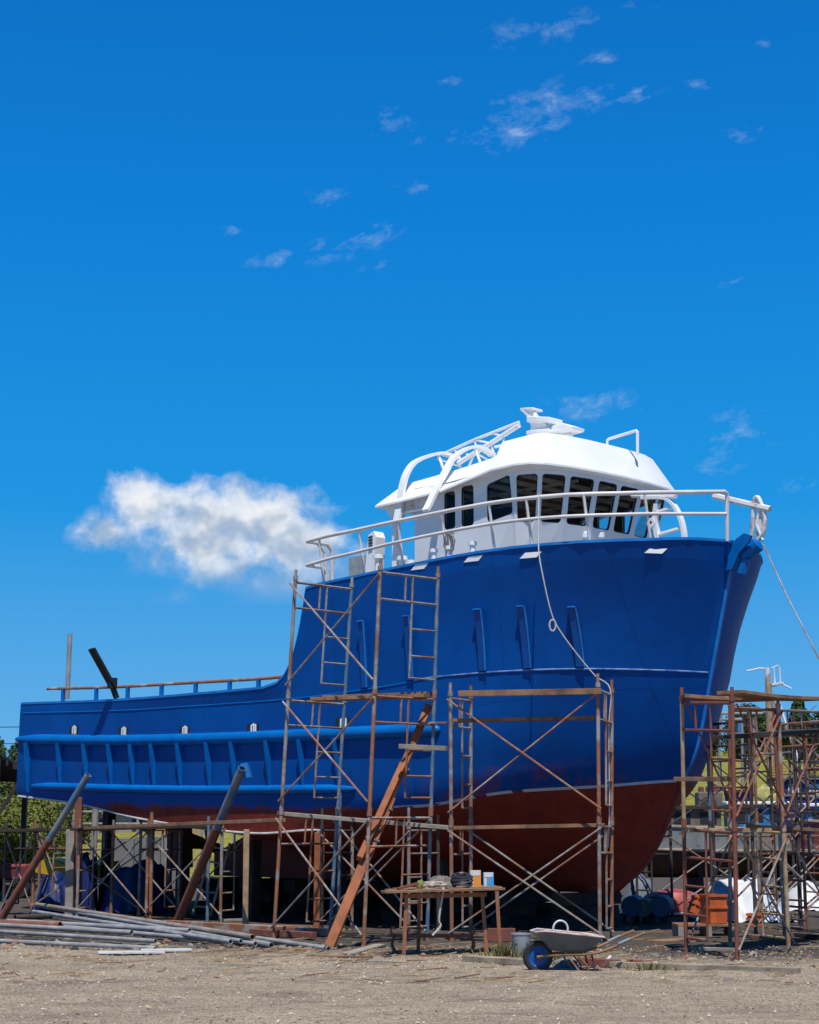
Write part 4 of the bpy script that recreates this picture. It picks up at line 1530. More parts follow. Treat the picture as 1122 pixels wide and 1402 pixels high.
# ladder under the hull
ld = thing('ladder', 'dim wooden step ladder leaning in the shade under the red bottom', 'ladder', atz(283, 1258, 0))
p0, p1 = at(264, 1253, 34.9), at(293, 1152, 35.2)
r0, r1 = at(288, 1255, 34.6), at(315, 1155, 34.9)
for a, b in ((p0, p1), (r0, r1)):
    mb = MB(); mb.bar(a, b, .05, .09, up=Vector((0, 1, 0))); mb.build('ladder_rail', 'greywood', ld)
for k in range(5):
    t = .12 + k * .2
    mb = MB(); mb.bar(p0.lerp(p1, t), r0.lerp(r1, t), .10, .03); mb.build('rung', 'greywood', ld)
for (sa, sb) in ((8.2, 12.0), (12.3, 16.0)):  # dark stacks added to fill in the black shade under the hull
    t = thing('shade_stack', 'added stack of dark baulks filling in the shade beyond the keel, ' + ('nearer the bow' if sa < 10 else 'nearer the stern'), 'timber stack', B((sa + sb) / 2, -4.0, 0))
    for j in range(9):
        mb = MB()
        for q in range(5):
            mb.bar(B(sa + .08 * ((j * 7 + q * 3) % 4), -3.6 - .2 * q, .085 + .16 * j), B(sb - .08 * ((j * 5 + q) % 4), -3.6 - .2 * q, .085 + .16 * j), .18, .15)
        mb.build('shade_stack_layer', 'darkwood', t, smooth=False)
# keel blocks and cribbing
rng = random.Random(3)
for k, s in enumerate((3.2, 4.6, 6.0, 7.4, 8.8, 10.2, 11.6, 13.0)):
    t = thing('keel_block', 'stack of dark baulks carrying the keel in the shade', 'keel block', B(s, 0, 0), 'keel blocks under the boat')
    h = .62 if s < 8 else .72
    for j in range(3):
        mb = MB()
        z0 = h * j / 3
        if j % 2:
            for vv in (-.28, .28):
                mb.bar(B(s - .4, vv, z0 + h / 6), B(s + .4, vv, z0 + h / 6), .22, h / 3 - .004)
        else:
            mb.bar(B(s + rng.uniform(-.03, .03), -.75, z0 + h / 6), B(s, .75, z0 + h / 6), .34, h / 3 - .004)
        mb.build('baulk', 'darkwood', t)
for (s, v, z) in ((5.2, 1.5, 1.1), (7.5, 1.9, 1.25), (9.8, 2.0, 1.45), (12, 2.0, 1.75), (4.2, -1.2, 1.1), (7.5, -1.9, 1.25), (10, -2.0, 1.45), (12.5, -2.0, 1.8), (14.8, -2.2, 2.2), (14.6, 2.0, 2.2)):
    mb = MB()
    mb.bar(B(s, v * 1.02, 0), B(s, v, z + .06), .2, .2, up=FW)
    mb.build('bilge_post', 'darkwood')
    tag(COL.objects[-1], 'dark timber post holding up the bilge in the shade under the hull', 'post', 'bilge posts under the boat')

# ================================================================== ROPES AND WIRES
mb = MB()
ptsr = [at(738, 676, 27.9), at(738, 700, 27.8), at(738, 752, 27.6), at(744, 790, 27.5), at(755, 838, 27.5), at(766, 862, 27.5), at(790, 895, 27.5), at(815, 925, 27.5), at(836, 944, 27.4), at(834, 1000, 27.4), at(835, 1100, 27.4), at(833, 1160, 27.4)]
rp = thing('mooring_rope', 'pale rope hanging from the bow rail down to the bow scaffold', 'rope', at(738, 668, 28.1))
mb.path(spline(ptsr, 5), .011, 6)
mb.build('rope_line', 'rope', rp)
mb = MB()
c = at(757, 852, 27.5)
mb.path([c + Vector((.05 * math.cos(a), 0, .09 * math.sin(a) - .05)) for a in np.linspace(0, 2 * math.pi, 14)[:-1]], .014, 6, closed=True)
mb.build('rope_loop', 'rope', rp)
mb = MB()
cc = onv(616, 742, 2.95)
pp = []
for k in range(60):
    a = k * .55
    pp.append(cc + FW * (.075 * math.cos(a * 1.3) * (1 + .3 * math.sin(a * .23)) + .02 * math.sin(a * .37)) + ST * .04 * math.sin(a * .7) + UP * (-.02 + .17 * math.sin(a * 1.3) + .03 * math.sin(a * .41)))
mb.path([onv(606, 708, 3.05), onv(608, 722, 3.0)] + pp, .012, 5)
tag(mb.build('rope_coil', 'rope'), 'tangle of pale rope hung on the side rail abaft the wheelhouse windows', 'rope')
mb = MB()
mb.path([onv(1046, 746, -.2), at(1080, 820, 27.6), at(1122, 902, 27.2), at(1150, 955, 27)], .013, 6)
tag(mb.build('stay_wire', 'steel'), 'wire running down to the right from the bow roller', 'wire')
# power lines far left
for k, (y0, y1) in enumerate(((980, 979), (992, 1003))):
    mb = MB()
    a, b = at(-1500, y0 - 45, 90), at(190, y1 + 14, 66)
    mb.path([a.lerp(b, t) - UP * 1.0 * math.sin(math.pi * t) for t in np.linspace(0, 1, 17)], .016, 5)
    tag(mb.build('overhead_cable', 'black'), ('upper' if k == 0 else 'lower') + ' overhead cable in the sky left of the stern', 'cable')
# ================================================================== LOOSE GEAR ROUND THE BOAT
PG = 'loose steel pipes on the ground'


def gpipe(a, b, r, za, zb, mat, label, group=PG, name='steel_pipe'):
    p, q = atz(*a, 0), atz(*b, 0)
    p.z, q.z = za + r, zb + r
    mb = MB()
    mb.hollow(p, q, r, .007, 12)
    return tag(mb.build(name, mat), label, name.replace('_', ' '), group)


M['dustywood'] = pmat('dusty_timber', (.36, .295, .22), (.26, .21, .16), .95, scale=3, bscale=25, bmp=.5, col3=(.17, .14, .11), scale3=4, lo3=.52, hi3=.66)
LG = 'grey steel pipe lying among others in the long heap at the left'
for a, b, r, za, zb in (((44, 1258), (316, 1299), .037, .10, .06), ((60, 1257), (330, 1297), .034, .18, .05), ((0, 1284), (213, 1297), .034, .06, .05), ((-20, 1291), (213, 1302), .034, .0, .0),
                        ((88, 1275), (350, 1298), .037, .03, .02), ((165, 1278), (366, 1297), .034, .1, .02), ((240, 1275), (446, 1303), .034, .02, .01), ((352, 1292), (450, 1303), .037, .04, .0),
                        ((-10, 1280), (180, 1290), .04, .12, .1), ((10, 1268), (260, 1287), .045, .04, .09), ((245, 1283), (372, 1299), .045, .09, .0)):
    gpipe(a, b, r, za, zb, 'pipe', LG)
gpipe((50, 1256), (346, 1297), .043, .20, .10, pmat('brown_pipe', (.24, .17, .12), (.32, .28, .24), .6, scale=2), 'brownish pipe lying on top of the grey ones in the heap')
gpipe((-8, 1276), (82, 1279), .06, .08, .08, 'redrust', 'rust-red pipe at the left edge of the heap')
gpipe((20, 1264), (70, 1262), .05, .05, .05, 'darksteel', 'short dark pipe behind the heap at the foot of the leftmost shore')
for a, b, w, h, mat, lab in (((228, 1270), (452, 1283), .14, .12, 'rust', 'rusty beam on the ground in front of the pale post'),
                             ((250, 1266), (430, 1273), .18, .05, 'wood', 'brown board lying behind the rusty beam'),
                             ((345, 1281), (430, 1286), .12, .1, 'redrust', 'short red-oxide beam by the foot of the tallest tower'),
                             ((300, 1263), (338, 1262), .1, .05, 'greywood', 'grey board end under the dim ladder'),
                             ((420, 1311), (510, 1313), .06, .03, 'wood', 'thin straw-coloured batten on the gravel in front of the orange timber'),
                             ((398, 1304), (440, 1299), .07, .03, 'tan', 'yellowish batten at the foot of the orange timber'),
                             ((372, 1300), (432, 1303), .05, .03, 'tan', 'yellowish batten beside the end of the grey pipes'),
                             ((465, 1316), (560, 1320), .03, .02, 'greywood', 'thin stick on the gravel left of the workbench'),
                             ((640, 1317), (732, 1323), .20, .075, 'dustywood', 'grey timber baulk on the ground left of the wheelbarrow wheel'),
                             ((838, 1325), (1095, 1334), .18, .07, 'dustywood', 'long grey timber baulk lying in front of the red scaffold'),
                             ((797, 1322), (846, 1325), .16, .09, 'redrust', 'red painted block behind the wheelbarrow legs'),
                             ((862, 1325), (877, 1326), .12, .10, pmat('brick_red', (.36, .12, .06), (.26, .09, .05), .9), 'broken red brick on the grey baulk'),
                             ((898, 1292), (956, 1288), .34, .04, 'wood', 'brown board flat on the dark soil left of the red scaffold'),
                             ((944, 1302), (1012, 1304), .06, .05, 'greywood', 'stick between the feet of the red scaffold'),
                             ((1025, 1285), (1086, 1291), .12, .06, 'wood', 'brown plank on the soil inside the red scaffold'),
                             ((1092, 1283), (1130, 1287), .12, .06, 'darkwood', 'dark plank at the right picture edge'),
                             ((668, 1290), (706, 1290), .05, .20, 'redrust', 'rust-red steel channel on edge right of the workbench'),
                             ((478, 1308), (520, 1296), .18, .03, 'greywood', 'splintered grey board leaning on rubble left of the workbench')):
    p, q = atz(*a, 0), atz(*b, 0)
    p.z = q.z = h / 2 + .005
    mb = MB()
    mb.bar(p, q, w, h)
    nm = 'beam' if 'beam' in lab or 'channel' in lab else 'brick' if 'brick' in lab else 'stick' if 'stick' in lab else 'board'
    tag(mb.build('loose_' + nm if nm != 'brick' else 'brick', mat, bevel=.006), lab, nm, None)
for (cx_, cy_, w_, lab) in ((180, 1306, .45, 'white sheet scrap lying flat in front of the pipe heap, left one'), (228, 1303, .35, 'white sheet scrap lying flat by the pipe ends, right one')):
    p = atz(cx_, cy_, 0)
    mb = MB()
    mb.box(p + UP * .02, (w_, .05, 0), (-.04, .22, .0), (0, 0, .008))
    tag(mb.build('sheet_scrap', pmat('scrap_white', (.62, .62, .60), (.45, .45, .44), .6), smooth=False), lab, 'sheet')

# --- workbench with things on it
b0 = atz(553, 1312, 0)
wbn = thing('workbench', 'rough wooden workbench with thin rusty legs, standing before the bow scaffold', 'workbench', b0)
zt = .86
fl, fr2 = atz(553, 1311, 0), atz(667, 1308, 0)
bl, br = fl + Vector((.2, 1.0, 0)), fr2 + Vector((.22, .75, 0))
for p, lean in ((fl, .04), (fr2, -.06), (bl, .02), (br, -.04)):
    mb = MB()
    mb.bar(p, p + Vector((lean, 0, zt - .03)), .05, .05, up=Vector((0, 1, 0)))
    mb.build('leg', 'rust', wbn)
for k in range(4):
    mb = MB()
    y0 = -.08 + k * .28
    mb.bar(fl + Vector((-.28 + .05 * k, y0, zt + .012 * (k % 2))), fr2 + Vector((.22 - .03 * k, y0 * .9, zt + .03 + .012 * (k % 2))), .25, .032)
    mb.build('top_board', 'wood', wbn, bevel=.004)
mb = MB()
mb.bar(fl + Vector((.0, .03, zt - .06)), fr2 + Vector((0, .03, zt - .05)), .03, .06)
mb.build('apron', 'rust', wbn)


def onbench(px, py=0, y=0.3):
    t = (px - 553) / (667 - 553)
    return fl.lerp(fr2, t) + Vector((0, y, zt + .03 + .012))


for px, w_, h_, m1, m2, lab in ((652.5, .155, .23, pmat('carton_orange', (.75, .33, .05), (.68, .28, .04), .6), pmat('carton_white', (.75, .70, .66), None, .6), 'white and orange carton on the workbench'),
                                (671, .145, .20, pmat('carton_blue', (.08, .35, .70), (.05, .28, .62), .6), 'carton_w', 'pale blue and white carton on the workbench, right of the orange one')):
    if m2 == 'carton_w':
        m2 = M['carton_w']
    else:
        M['carton_w'] = m2
    c = onbench(px, y=.25)
    mb = MB()
    mb.box(c + UP * h_ / 2, (w_ / 2, 0, 0), (0, .05, 0), (0, 0, h_ / 2), 0)
    mb.box(c + UP * h_ * .84 - Vector((0, .0515, 0)), (w_ * .44, .0, 0), (0, .0015, 0), (0, 0, h_ * .155), 1)
    mb.box(c + UP * h_ * .34 - Vector((w_ * .30, .0515, 0)), (w_ * .12, 0, 0), (0, .0015, 0), (0, 0, h_ * .30), 1)
    tag(mb.build('carton', [m1, m2], smooth=False, bevel=.004), lab, 'carton')
# coiled black hose and heap of rags / gloves
rng = random.Random(5)
mb = MB()
c = onbench(633, y=.14)
pts = []
for k in range(150):
    a = k * .42
    pts.append(c + Vector((.12 * math.cos(a) * (1 + .25 * math.sin(a * .31)), .10 * math.sin(a), .03 + .14 * abs(math.sin(k * .061)) * (1 + .2 * math.sin(a)))))
mb.path(pts, .015, 6)
tag(mb.build('hose_coil', pmat('black_hose', (.02, .022, .028), (.04, .045, .06), .45)), 'coil of black hose heaped on the workbench', 'hose')


def lump(c, rx, ry, h, seed, n=22, rough=.35):
    """a crumpled heap of cloth"""
    mb = MB()
    vs, fs = [], []
    rings = 9
    for i in range(rings + 1):
        t = i / rings
        for k in range(n):
            a = 2 * math.pi * k / n
            d = Vector((math.cos(a) * 1.2, math.sin(a) * 1.2, t * 2 + seed))
            q = 1 + rough * mnoise.noise(d * 1.7) + rough * .5 * mnoise.noise(d * 4.1)
            rr = math.cos(t * math.pi / 2) ** .6
            vs.append(c + Vector((rx * math.cos(a) * rr * q, ry * math.sin(a) * rr * q, h * math.sin(t * math.pi / 2) * (1 + rough * .6 * mnoise.noise(d * 2.3)))))
    for i in range(rings):
        for k in range(n):
            k2 = (k + 1) % n
            fs.append((i * n + k, i * n + k2, (i + 1) * n + k2, (i + 1) * n + k))
    fs.append(tuple(rings * n + k for k in range(n)))
    mb.add(vs, fs)
    return mb


o = lump(onbench(605, y=.3) - UP * .01, .20, .14, .16, 2.2).build('rag_heap', pmat('grey_rag', (.10, .09, .08), (.20, .18, .16), .9, scale=14), angle=50)
tag(o, 'heap of dark grey rags in the middle of the workbench', 'rags')
o = lump(onbench(596, y=.14) - UP * .005, .20, .08, .09, 7.1, rough=.5).build('work_gloves', pmat('glove_cloth', (.45, .40, .33), (.20, .16, .12), .9, scale=16), angle=50)
tag(o, 'pale dirty work gloves on the front of the workbench', 'gloves')
o = lump(onbench(576, y=.2), .06, .05, .10, 3.3).build('green_cloth', pmat('green_cloth', (.20, .24, .06), (.12, .15, .05), .9, scale=14), angle=50)
tag(o, 'small green cloth on the left half of the workbench', 'cloth')
mb = MB()
mb.bar(onbench(545, y=-.02) + UP * .0, onbench(572, y=.15) + UP * .06, .05, .03)
tag(mb.build('tool_handle', 'redrust'), 'red-brown tool handle lying across the left end of the workbench', 'tool')
mb = MB()
mb.path(spline([onbench(607, y=.0), onbench(607, y=-.06) - UP * .04, onbench(604, y=-.08) - UP * .2, onbench(601, y=-.07) - UP * .42, onbench(603, y=-.07) - UP * .5, onbench(592, y=-.08) - UP * .62], 5), .014, 6)
tag(mb.build('cloth_strap', 'rope'), 'pale strap dangling over the front of the workbench', 'strap')
# low steel trestle behind
tr = thing('steel_trestle', 'low red-brown steel trestle with curved feet standing behind the workbench legs', 'trestle', atz(540, 1305, 0))
a, b = atz(540, 1306, 0), atz(646, 1306, 0)
mb = MB(); mb.bar(a + UP * .24, b + UP * .24, .12, .05); mb.build('top_rail', 'redrust', tr)
for p, sg in ((a, -1), (b, 1)):
    mb = MB()
    mb.path(spline([p + Vector((0, -.05, .24)), p + Vector((.03 * sg, -.12, .12)), p + Vector((-.04 * sg, -.16, .01)), p + Vector((-.1 * sg, -.16, .01))], 5), .022, 7)
    mb.path(spline([p + Vector((0, .05, .24)), p + Vector((.03 * sg, .12, .12)), p + Vector((-.02 * sg, .16, .01))], 5), .022, 7)
    mb.path(spline([p + Vector((0, 0, .24)), p + Vector((sg * .05, 0, .30)), p + Vector((sg * .02, 0, .36)), p + Vector((-sg * .02, 0, .33))], 4), .014, 6)
    mb.build('foot', 'redrust', tr)

# --- bucket
bc = atz(714, 1311, 0)
bk = thing('bucket', 'dented grey bucket standing between the workbench and the wheelbarrow', 'bucket', bc)
mb = MB()
mb.lathe(bc, [(.0, .01), (.095, .01), (.10, .0), (.135, .30), (.142, .30), (.142, .315), (.13, .315), (.093, .03), (0, .03)], 20)
mb.build('bucket_body', pmat('bucket_grey', (.32, .35, .38), (.24, .26, .29), .5), bk)
mb = MB()
mb.path([bc + Vector((.14 * math.cos(a), -.06 * math.sin(a) - .05, .30 - .13 * math.sin(a))) for a in np.linspace(0, math.pi, 12)], .005, 5)
mb.build('handle', 'darksteel', bk)

# --- wheelbarrow
wo = atz(737, 1331, 0)
wbr = thing('wheelbarrow', 'grey wheelbarrow with blue wheel and rusty handles, parked on the gravel', 'wheelbarrow', wo)


def L(x, y, z):
    a = R(7)
    return wo + Vector((x * math.cos(a) - y * math.sin(a), x * math.sin(a) + y * math.cos(a), z))


ax = (L(0, 1, 0) - L(0, 0, 0)).normalized()
rot = lambda a, r: (L(1, 0, 0) - wo) * math.cos(a) * r + UP * math.sin(a) * r
wh = MB()
wc = L(0, 0, .18)
prof = [(.125, -.035), (.165, -.042), (.182, -.025), (.186, 0), (.182, .025), (.165, .042), (.125, .035)]
wh.lathe(wc, [(r_, h_) for r_, h_ in prof], 30, axis=ax)
wheel = MB()
wheel.lathe(wc, [(.01, -.05), (.03, -.05), (.035, -.022), (.10, -.012), (.118, -.03), (.13, -.034), (.13, .034), (.118, .03), (.10, .012), (.035, .022), (.03, .05), (.01, .05)], 30, axis=ax)
wo_ = wheel.build('wheel', pmat('wheel_blue', (.006, .085, .32), (.006, .07, .26), .5), wbr)
wh.build('tyre', 'rubber', wo_)
mb = MB()
mb.tube(wc - ax * .10, wc + ax * .10, .012, 8)
mb.build('axle', 'steel', wo_)
ty = MB()
rim = [(-.05, .17, .475), (.05, .26, .49), (.60, .30, .435), (.76, .26, .415), (.80, 0, .41)]
bot = [(.14, .10, .26), (.20, .15, .25), (.50, .17, .235), (.58, .14, .235), (.60, 0, .235)]
ringo = [L(*p) for p in rim] + [L(p[0], -p[1], p[2]) for p in reversed(rim[:-1])]
ringb = [L(*p) for p in bot] + [L(p[0], -p[1], p[2]) for p in reversed(bot[:-1])]
n = len(ringo)
vs = ringo + ringb
cen = sum(ringo, Vector()) / n
vs += [p + (cen - p).normalized() * .012 for p in ringo] + [p + UP * .012 + (cen - p).normalized() * .012 for p in ringb]
fs = []
for k in range(n):
    k2 = (k + 1) % n
    fs += [(k, k2, n + k2, n + k), (2 * n + k2, 2 * n + k, 3 * n + k, 3 * n + k2), (k2, k, 2 * n + k, 2 * n + k2)]
fs += [tuple(range(n, 2 * n)), tuple(reversed(range(3 * n, 4 * n)))]
ty.add(vs, fs)
tray = ty.build('tray', pmat('barrow_grey', (.115, .13, .145), (.085, .095, .105), .55, scale=3, col3=(.36, .36, .35), scale3=9, lo3=.64, hi3=.70), wbr, angle=30)
mb = MB()
mb.path(ringo, .012, 8, closed=True)
mb.build('tray_rim', pmat('rim_red', (.55, .28, .24), (.62, .58, .55), .5, scale=8, lo=.4, hi=.55), tray)
for sg in (1, -1):
    mb = MB()
    mb.path(spline([L(-.02, sg * .07, .18), L(.12, sg * .14, .20), L(.55, sg * .2, .215), L(.8, sg * .25, .27), L(1.2, sg * .27, .44), L(1.26, sg * .27, .45)], 5), .017, 8)
    h = mb.build('handle', 'wood', wbr)
    mb = MB()
    mb.tube(L(.93, sg * .265, .333), L(1.08, sg * .268, .395), .022, 10)
    mb.build('grip', 'steelblue', h)
    mb = MB()
    mb.path(spline([L(.30, sg * .16, .24), L(.40, sg * .2, .1), L(.48, sg * .21, .005), L(.56, sg * .21, .01), L(.56, sg * .21, .08), L(.42, sg * .18, .23)], 5), .012, 7)
    mb.build('leg', 'steel', wbr)
    mb = MB()
    mb.tube(L(.62, sg * .18, .23), L(.66, sg * .19, .0), .012, 7)
    mb.build('stay', 'darksteel', wbr)
mb = MB()
mb.path([L(.28 + .09 * math.cos(a), -.02, .50 + .10 * math.sin(a)) for a in np.linspace(-.3, math.pi + .3, 16)], .012, 8)
tag(mb.build('hoop', pmat('hoop_white', (.75, .76, .77), None, .4, bmp=0)), 'white hoop sticking out of the wheelbarrow tray', 'hoop')
o = lump(atz(775, 1326, 0), .17, .12, .12, 9.2, rough=.25).build('stone', pmat('grey_stone', (.20, .20, .20), (.13, .13, .13), .9, scale=9), angle=30)
tag(o, 'grey lump of stone under the wheelbarrow tray', 'stone')
mb = MB()
mb.path(spline([atz(798, 1318, .03), atz(818, 1317, .03), atz(832, 1314, .03), atz(836, 1310, .04)], 5), .02, 6)
tag(mb.build('plastic_strip', M['hoop_white'] if 'hoop_white' in M else 'white'), 'white curved strip on the ground right of the wheelbarrow legs', 'strip')


# weeds
def weed(c, n, h, seed, label):
    rg = random.Random(seed)
    mb = MB()
    for k in range(n):
        a = rg.uniform(0, 6.28)
        r = abs(rg.gauss(0, .13))
        p = Vector((c.x + r * math.cos(a) * 1.6, c.y + r * math.sin(a), 0))
        hh = h * rg.uniform(.4, 1) * math.exp(-r * 2)
        t = Vector((rg.gauss(0, .4), rg.gauss(0, .4), 1)) * hh
        sd = Vector((math.cos(a), math.sin(a), 0)) * rg.uniform(.006, .014)
        mb.add([p - sd, p + sd, p + t * .6 + sd * .7, p + t, p + t * .6 - sd * .7], [(0, 1, 2, 3, 4)])
    o = mb.build('weed', pmat('weed_green', (.16, .15, .04), (.10, .11, .03), .8, bmp=0), smooth=False)
    return tag(o, label, 'weed')


weed(atz(693, 1312, 0), 160, .26, 1, 'yellow-green weeds growing by the foot of the grey bucket')
weed(atz(762, 1318, 0), 70, .18, 2, 'small bright weeds showing under the wheelbarrow')
weed(atz(888, 1330, 0), 70, .14, 4, 'dry weeds on the gravel in front of the long grey baulk')
# ================================================================== THE YARD BEHIND
def smooth01(t):
    t = max(0, min(1, t))
    return t * t * (3 - 2 * t)


def terr(x, y):
    r = smooth01((x - 2) / 10)
    hr = 7.0 * smooth01((y - 60) / 65) + 2.5 * smooth01((y - 115) / 60)
    hl = 2.4 * smooth01((y - 58) / 40) + 5.6 * smooth01((y - 95) / 70) * smooth01((-x - 14) / 16)
    z = hl + (hr - hl) * r - .25 + .5 * mnoise.noise(Vector((x * .06, y * .06, 1))) * smooth01((y - 55) / 30)
    return z if y > 60 or (y > 46 and x < 2) else -.25


tm = MB()
xs = np.linspace(-90, 110, 101)
ys = np.concatenate([np.linspace(44, 180, 69), np.linspace(186, 300, 8)])
tm.add([(x, y, terr(x, y)) for y in ys for x in xs], [(j * 101 + i, j * 101 + i + 1, (j + 1) * 101 + i + 1, (j + 1) * 101 + i) for j in range(len(ys) - 1) for i in range(100)])
m, nt, b = new_mat('grass_slope')
f = tex(nt, .25, 6)
f2 = tex(nt, 2.2, 6, .7)
sp2 = N(nt, 'ShaderNodeSeparateXYZ')
nt.links.new(N(nt, 'ShaderNodeNewGeometry').outputs['Position'], sp2.inputs[0])
c = ramp(nt, f, [(.35, (.23, .24, .03)), (.6, (.34, .31, .04)), (.75, (.15, .17, .025))])
c = mixc(nt, ramp(nt, f2, [(.45, (0, 0, 0)), (.7, (1, 1, 1))]), c, (.10, .115, .02))
dirt = mixc(nt, f2, (.30, .19, .10), (.20, .14, .08))
c = mixc(nt, mth(nt, 'MULTIPLY', ramp(nt, mth(nt, 'MULTIPLY_ADD', sp2.outputs[0], -.05, .1), [(.45, (0, 0, 0)), (.6, (1, 1, 1))]), ramp(nt, f, [(.42, (1, 1, 1)), (.55, (0, 0, 0))])), c, dirt)
nt.links.new(c, b.inputs['Base Color'])
b.inputs['Roughness'].default_value = 1
bump(nt, b, f2, 1, .3)
tag(tm.build('hillside', m, angle=180), kind='structure')


def leafmat(name, c1, c2):
    m, nt, b = new_mat(name)
    oi = N(nt, 'ShaderNodeObjectInfo')
    f = tex(nt, .9, 4)
    c = ramp(nt, f, [(.35, c1), (.65, c2)])
    nt.links.new(c, b.inputs['Base Color'])
    b.inputs['Roughness'].default_value = .7
    b.inputs['Specular IOR Level'].default_value = .2
    M[name] = m


leafmat('leaf_dark', (.022, .042, .014), (.045, .07, .022))
leafmat('leaf_mid', (.05, .075, .018), (.085, .105, .025))
leafmat('leaf_bush', (.09, .12, .02), (.15, .16, .03))
leafmat('leaf_yellow', (.14, .15, .025), (.20, .19, .035))
leafmat('leaf_wood', (.035, .062, .022), (.07, .095, .03))
M['bark'] = pmat('bark', (.10, .075, .055), (.06, .045, .035), .95, bmp=.4)


def crown_mb(c, rx, rz, n, seed, leaf, blobs=9, conical=False):
    rg = random.Random(seed)
    mb = MB()
    bl = []
    for k in range(blobs):
        if conical:
            t = k / blobs
            bl.append((Vector((rg.gauss(0, .25) * rx * (1 - t), rg.gauss(0, .25) * rx * (1 - t), (t * 2 - 1) * rz)), rx * (1.0 - t * .85) * .75))
        else:
            d = Vector((rg.gauss(0, 1), rg.gauss(0, 1), rg.gauss(0, .8))).normalized()
            bl.append((Vector((d.x * rx * .62, d.y * rx * .62, d.z * rz * .62)), rg.uniform(.32, .55) * rx))
    for k in range(n):
        o, r = rg.choice(bl)
        d = Vector((rg.gauss(0, 1), rg.gauss(0, 1), rg.gauss(0, 1))).normalized()
        p = c + o + d * r * rg.uniform(.55, 1.12)
        s = leaf * rg.uniform(.5, 1.3)
        a = Vector((rg.gauss(0, 1), rg.gauss(0, 1), rg.gauss(0, 1))).normalized()
        u = (d + a * .8).cross(a).normalized()
        w = u.cross(d + a * .5).normalized()
        mb.add([p - u * s - w * s * .3, p + u * s * .2 - w * s * .6, p + u * s, p - u * s * .1 + w * s * .6], [(0, 1, 2, 3)])
    return mb


def tree(name, label, cat, x, y, h, w, seed, mat, group, n=1500, leaf=.3, conical=False):
    z = terr(x, y) - .1
    t = thing(name, label, cat, (x, y, z), group)
    mb = MB()
    th = h * (.45 if not conical else .9)
    mb.path([(x, y, z), (x + .1, y, z + th * .5), (x - .05, y, z + th)], .1, 7, rr=[h * .03, h * .022, h * .008])
    for k in range(4):
        a = k * 1.7 + seed
        mb.tube((x, y, z + th * (.5 + .1 * k)), (x + math.cos(a) * w * .3, y + math.sin(a) * w * .3, z + th * (.75 + .12 * k)), h * .011, 5, r2=h * .004)
    mb.build('trunk', 'bark', t)
    crown_mb(Vector((x, y, z + h * (.62 if not conical else .58))), w * .5, h * (.40 if not conical else .42), n, seed, leaf, 12 if not conical else 14, conical).build('crown', mat, t, smooth=False)
    return t


# trees along the right-hand ridge
GT = 'trees along the ridge beyond the yard'
rg = random.Random(21)
spec = [(x_, y_, h_ * .52, w_ * .55, c_) for (x_, y_, h_, w_, c_) in [(24, 118, 6.0, 5.5, 0), (27.5, 124, 7.2, 6, 1), (31, 121, 8.2, 6.5, 0), (34, 128, 8.6, 6, 0), (22, 130, 6.5, 6.5, 1), (37.5, 122, 6.2, 6, 1), (29, 112, 4.2, 5.0, 0), (33.5, 112, 4.6, 5, 1), (26, 108, 3.2, 4, 0), (20, 122, 5, 5, 0), (36, 114, 5.5, 5, 0), (25.5, 132, 7, 6, 0), (29.5, 133, 8.5, 6, 1), (32.5, 134, 8, 7, 0), (35.5, 133, 9, 6, 1), (38.5, 131, 8, 6, 0), (23, 124, 5, 5, 1), (28, 119, 5, 5, 0)]]
protos = {}
for i, (x, y, h, w_, con) in enumerate(spec):
    if con not in protos:
        protos[con] = tree('pine_tree' if con else 'broadleaf_tree', 'dark pointed pine standing on the ridge beyond the yard' if con else 'dark rounded tree standing on the ridge beyond the yard', 'tree', x, y, h, w_, 5 + i, 'leaf_dark', GT, n=3500, leaf=.15, conical=bool(con))
        protos[con]['_h'] = h
    else:
        t = copy_tree(protos[con], loc=(x, y, terr(x, y) - .1), rot=(0, 0, i * 1.3))
        k = h / protos[con]['_h']
        t.scale = (k * rg.uniform(.95, 1.1), k * rg.uniform(.95, 1.1), k)
# shrubs on the right slope and in the gap under the stern
GS = 'shrubs on the slope'
sh = None
for i, (x, y, h) in enumerate(((20.5, 92, 1.5), (23.5, 96, 1.8), (26, 90, 1.2), (18, 84, 1.2), (22, 78, 1.0), (24.5, 84, 1.4), (15.5, 76, 1.2), (28, 100, 2.0))):
    if sh is None:
        sh = tree('shrub', 'yellow-green shrub on the grassy slope behind the boats', 'shrub', x, y, h, h * 1.8, 77, 'leaf_yellow', GS, n=900, leaf=.14)
        sh['_h'] = h
    else:
        t = copy_tree(sh, loc=(x, y, terr(x, y) - .1), rot=(0, 0, i))
        k = h / 1.5
        t.scale = (k, k, k)
GB = 'bushes seen under the stern'
sh = None
for i, (px, Y, h) in enumerate(((30, 62, 2.5), (52, 66, 2.9), (10, 60, 2.4), (70, 70, 2.2), (22, 74, 2.5), (95, 75, 1.9), (120, 80, 2.0), (5, 88, 2.9))):
    x = (px - 561) / FPX * Y
    if sh is None:
        sh = tree('bush', 'bright green bush beyond the yard, seen below the stern', 'bush', x, Y, h, h * 1.3, 99, 'leaf_bush', GB, n=5000, leaf=.075)
        sh['_h'] = h
    else:
        t = copy_tree(sh, loc=(x, Y, terr(x, Y) - .1), rot=(0, 0, i * 2.1))
        k = h / 2.5
        t.scale = (k, k, k)
        if i > 3:
            t['label'] = 'taller dark bush behind the bright ones, seen below the stern'
            t['group'] = 'taller bushes seen under the stern'
            for ch in [x_ for x_ in COL.objects if x_.parent == t and x_.name.startswith('crown')]:
                ch.material_slots[0].link = 'OBJECT'
                ch.material_slots[0].material = M['leaf_mid']
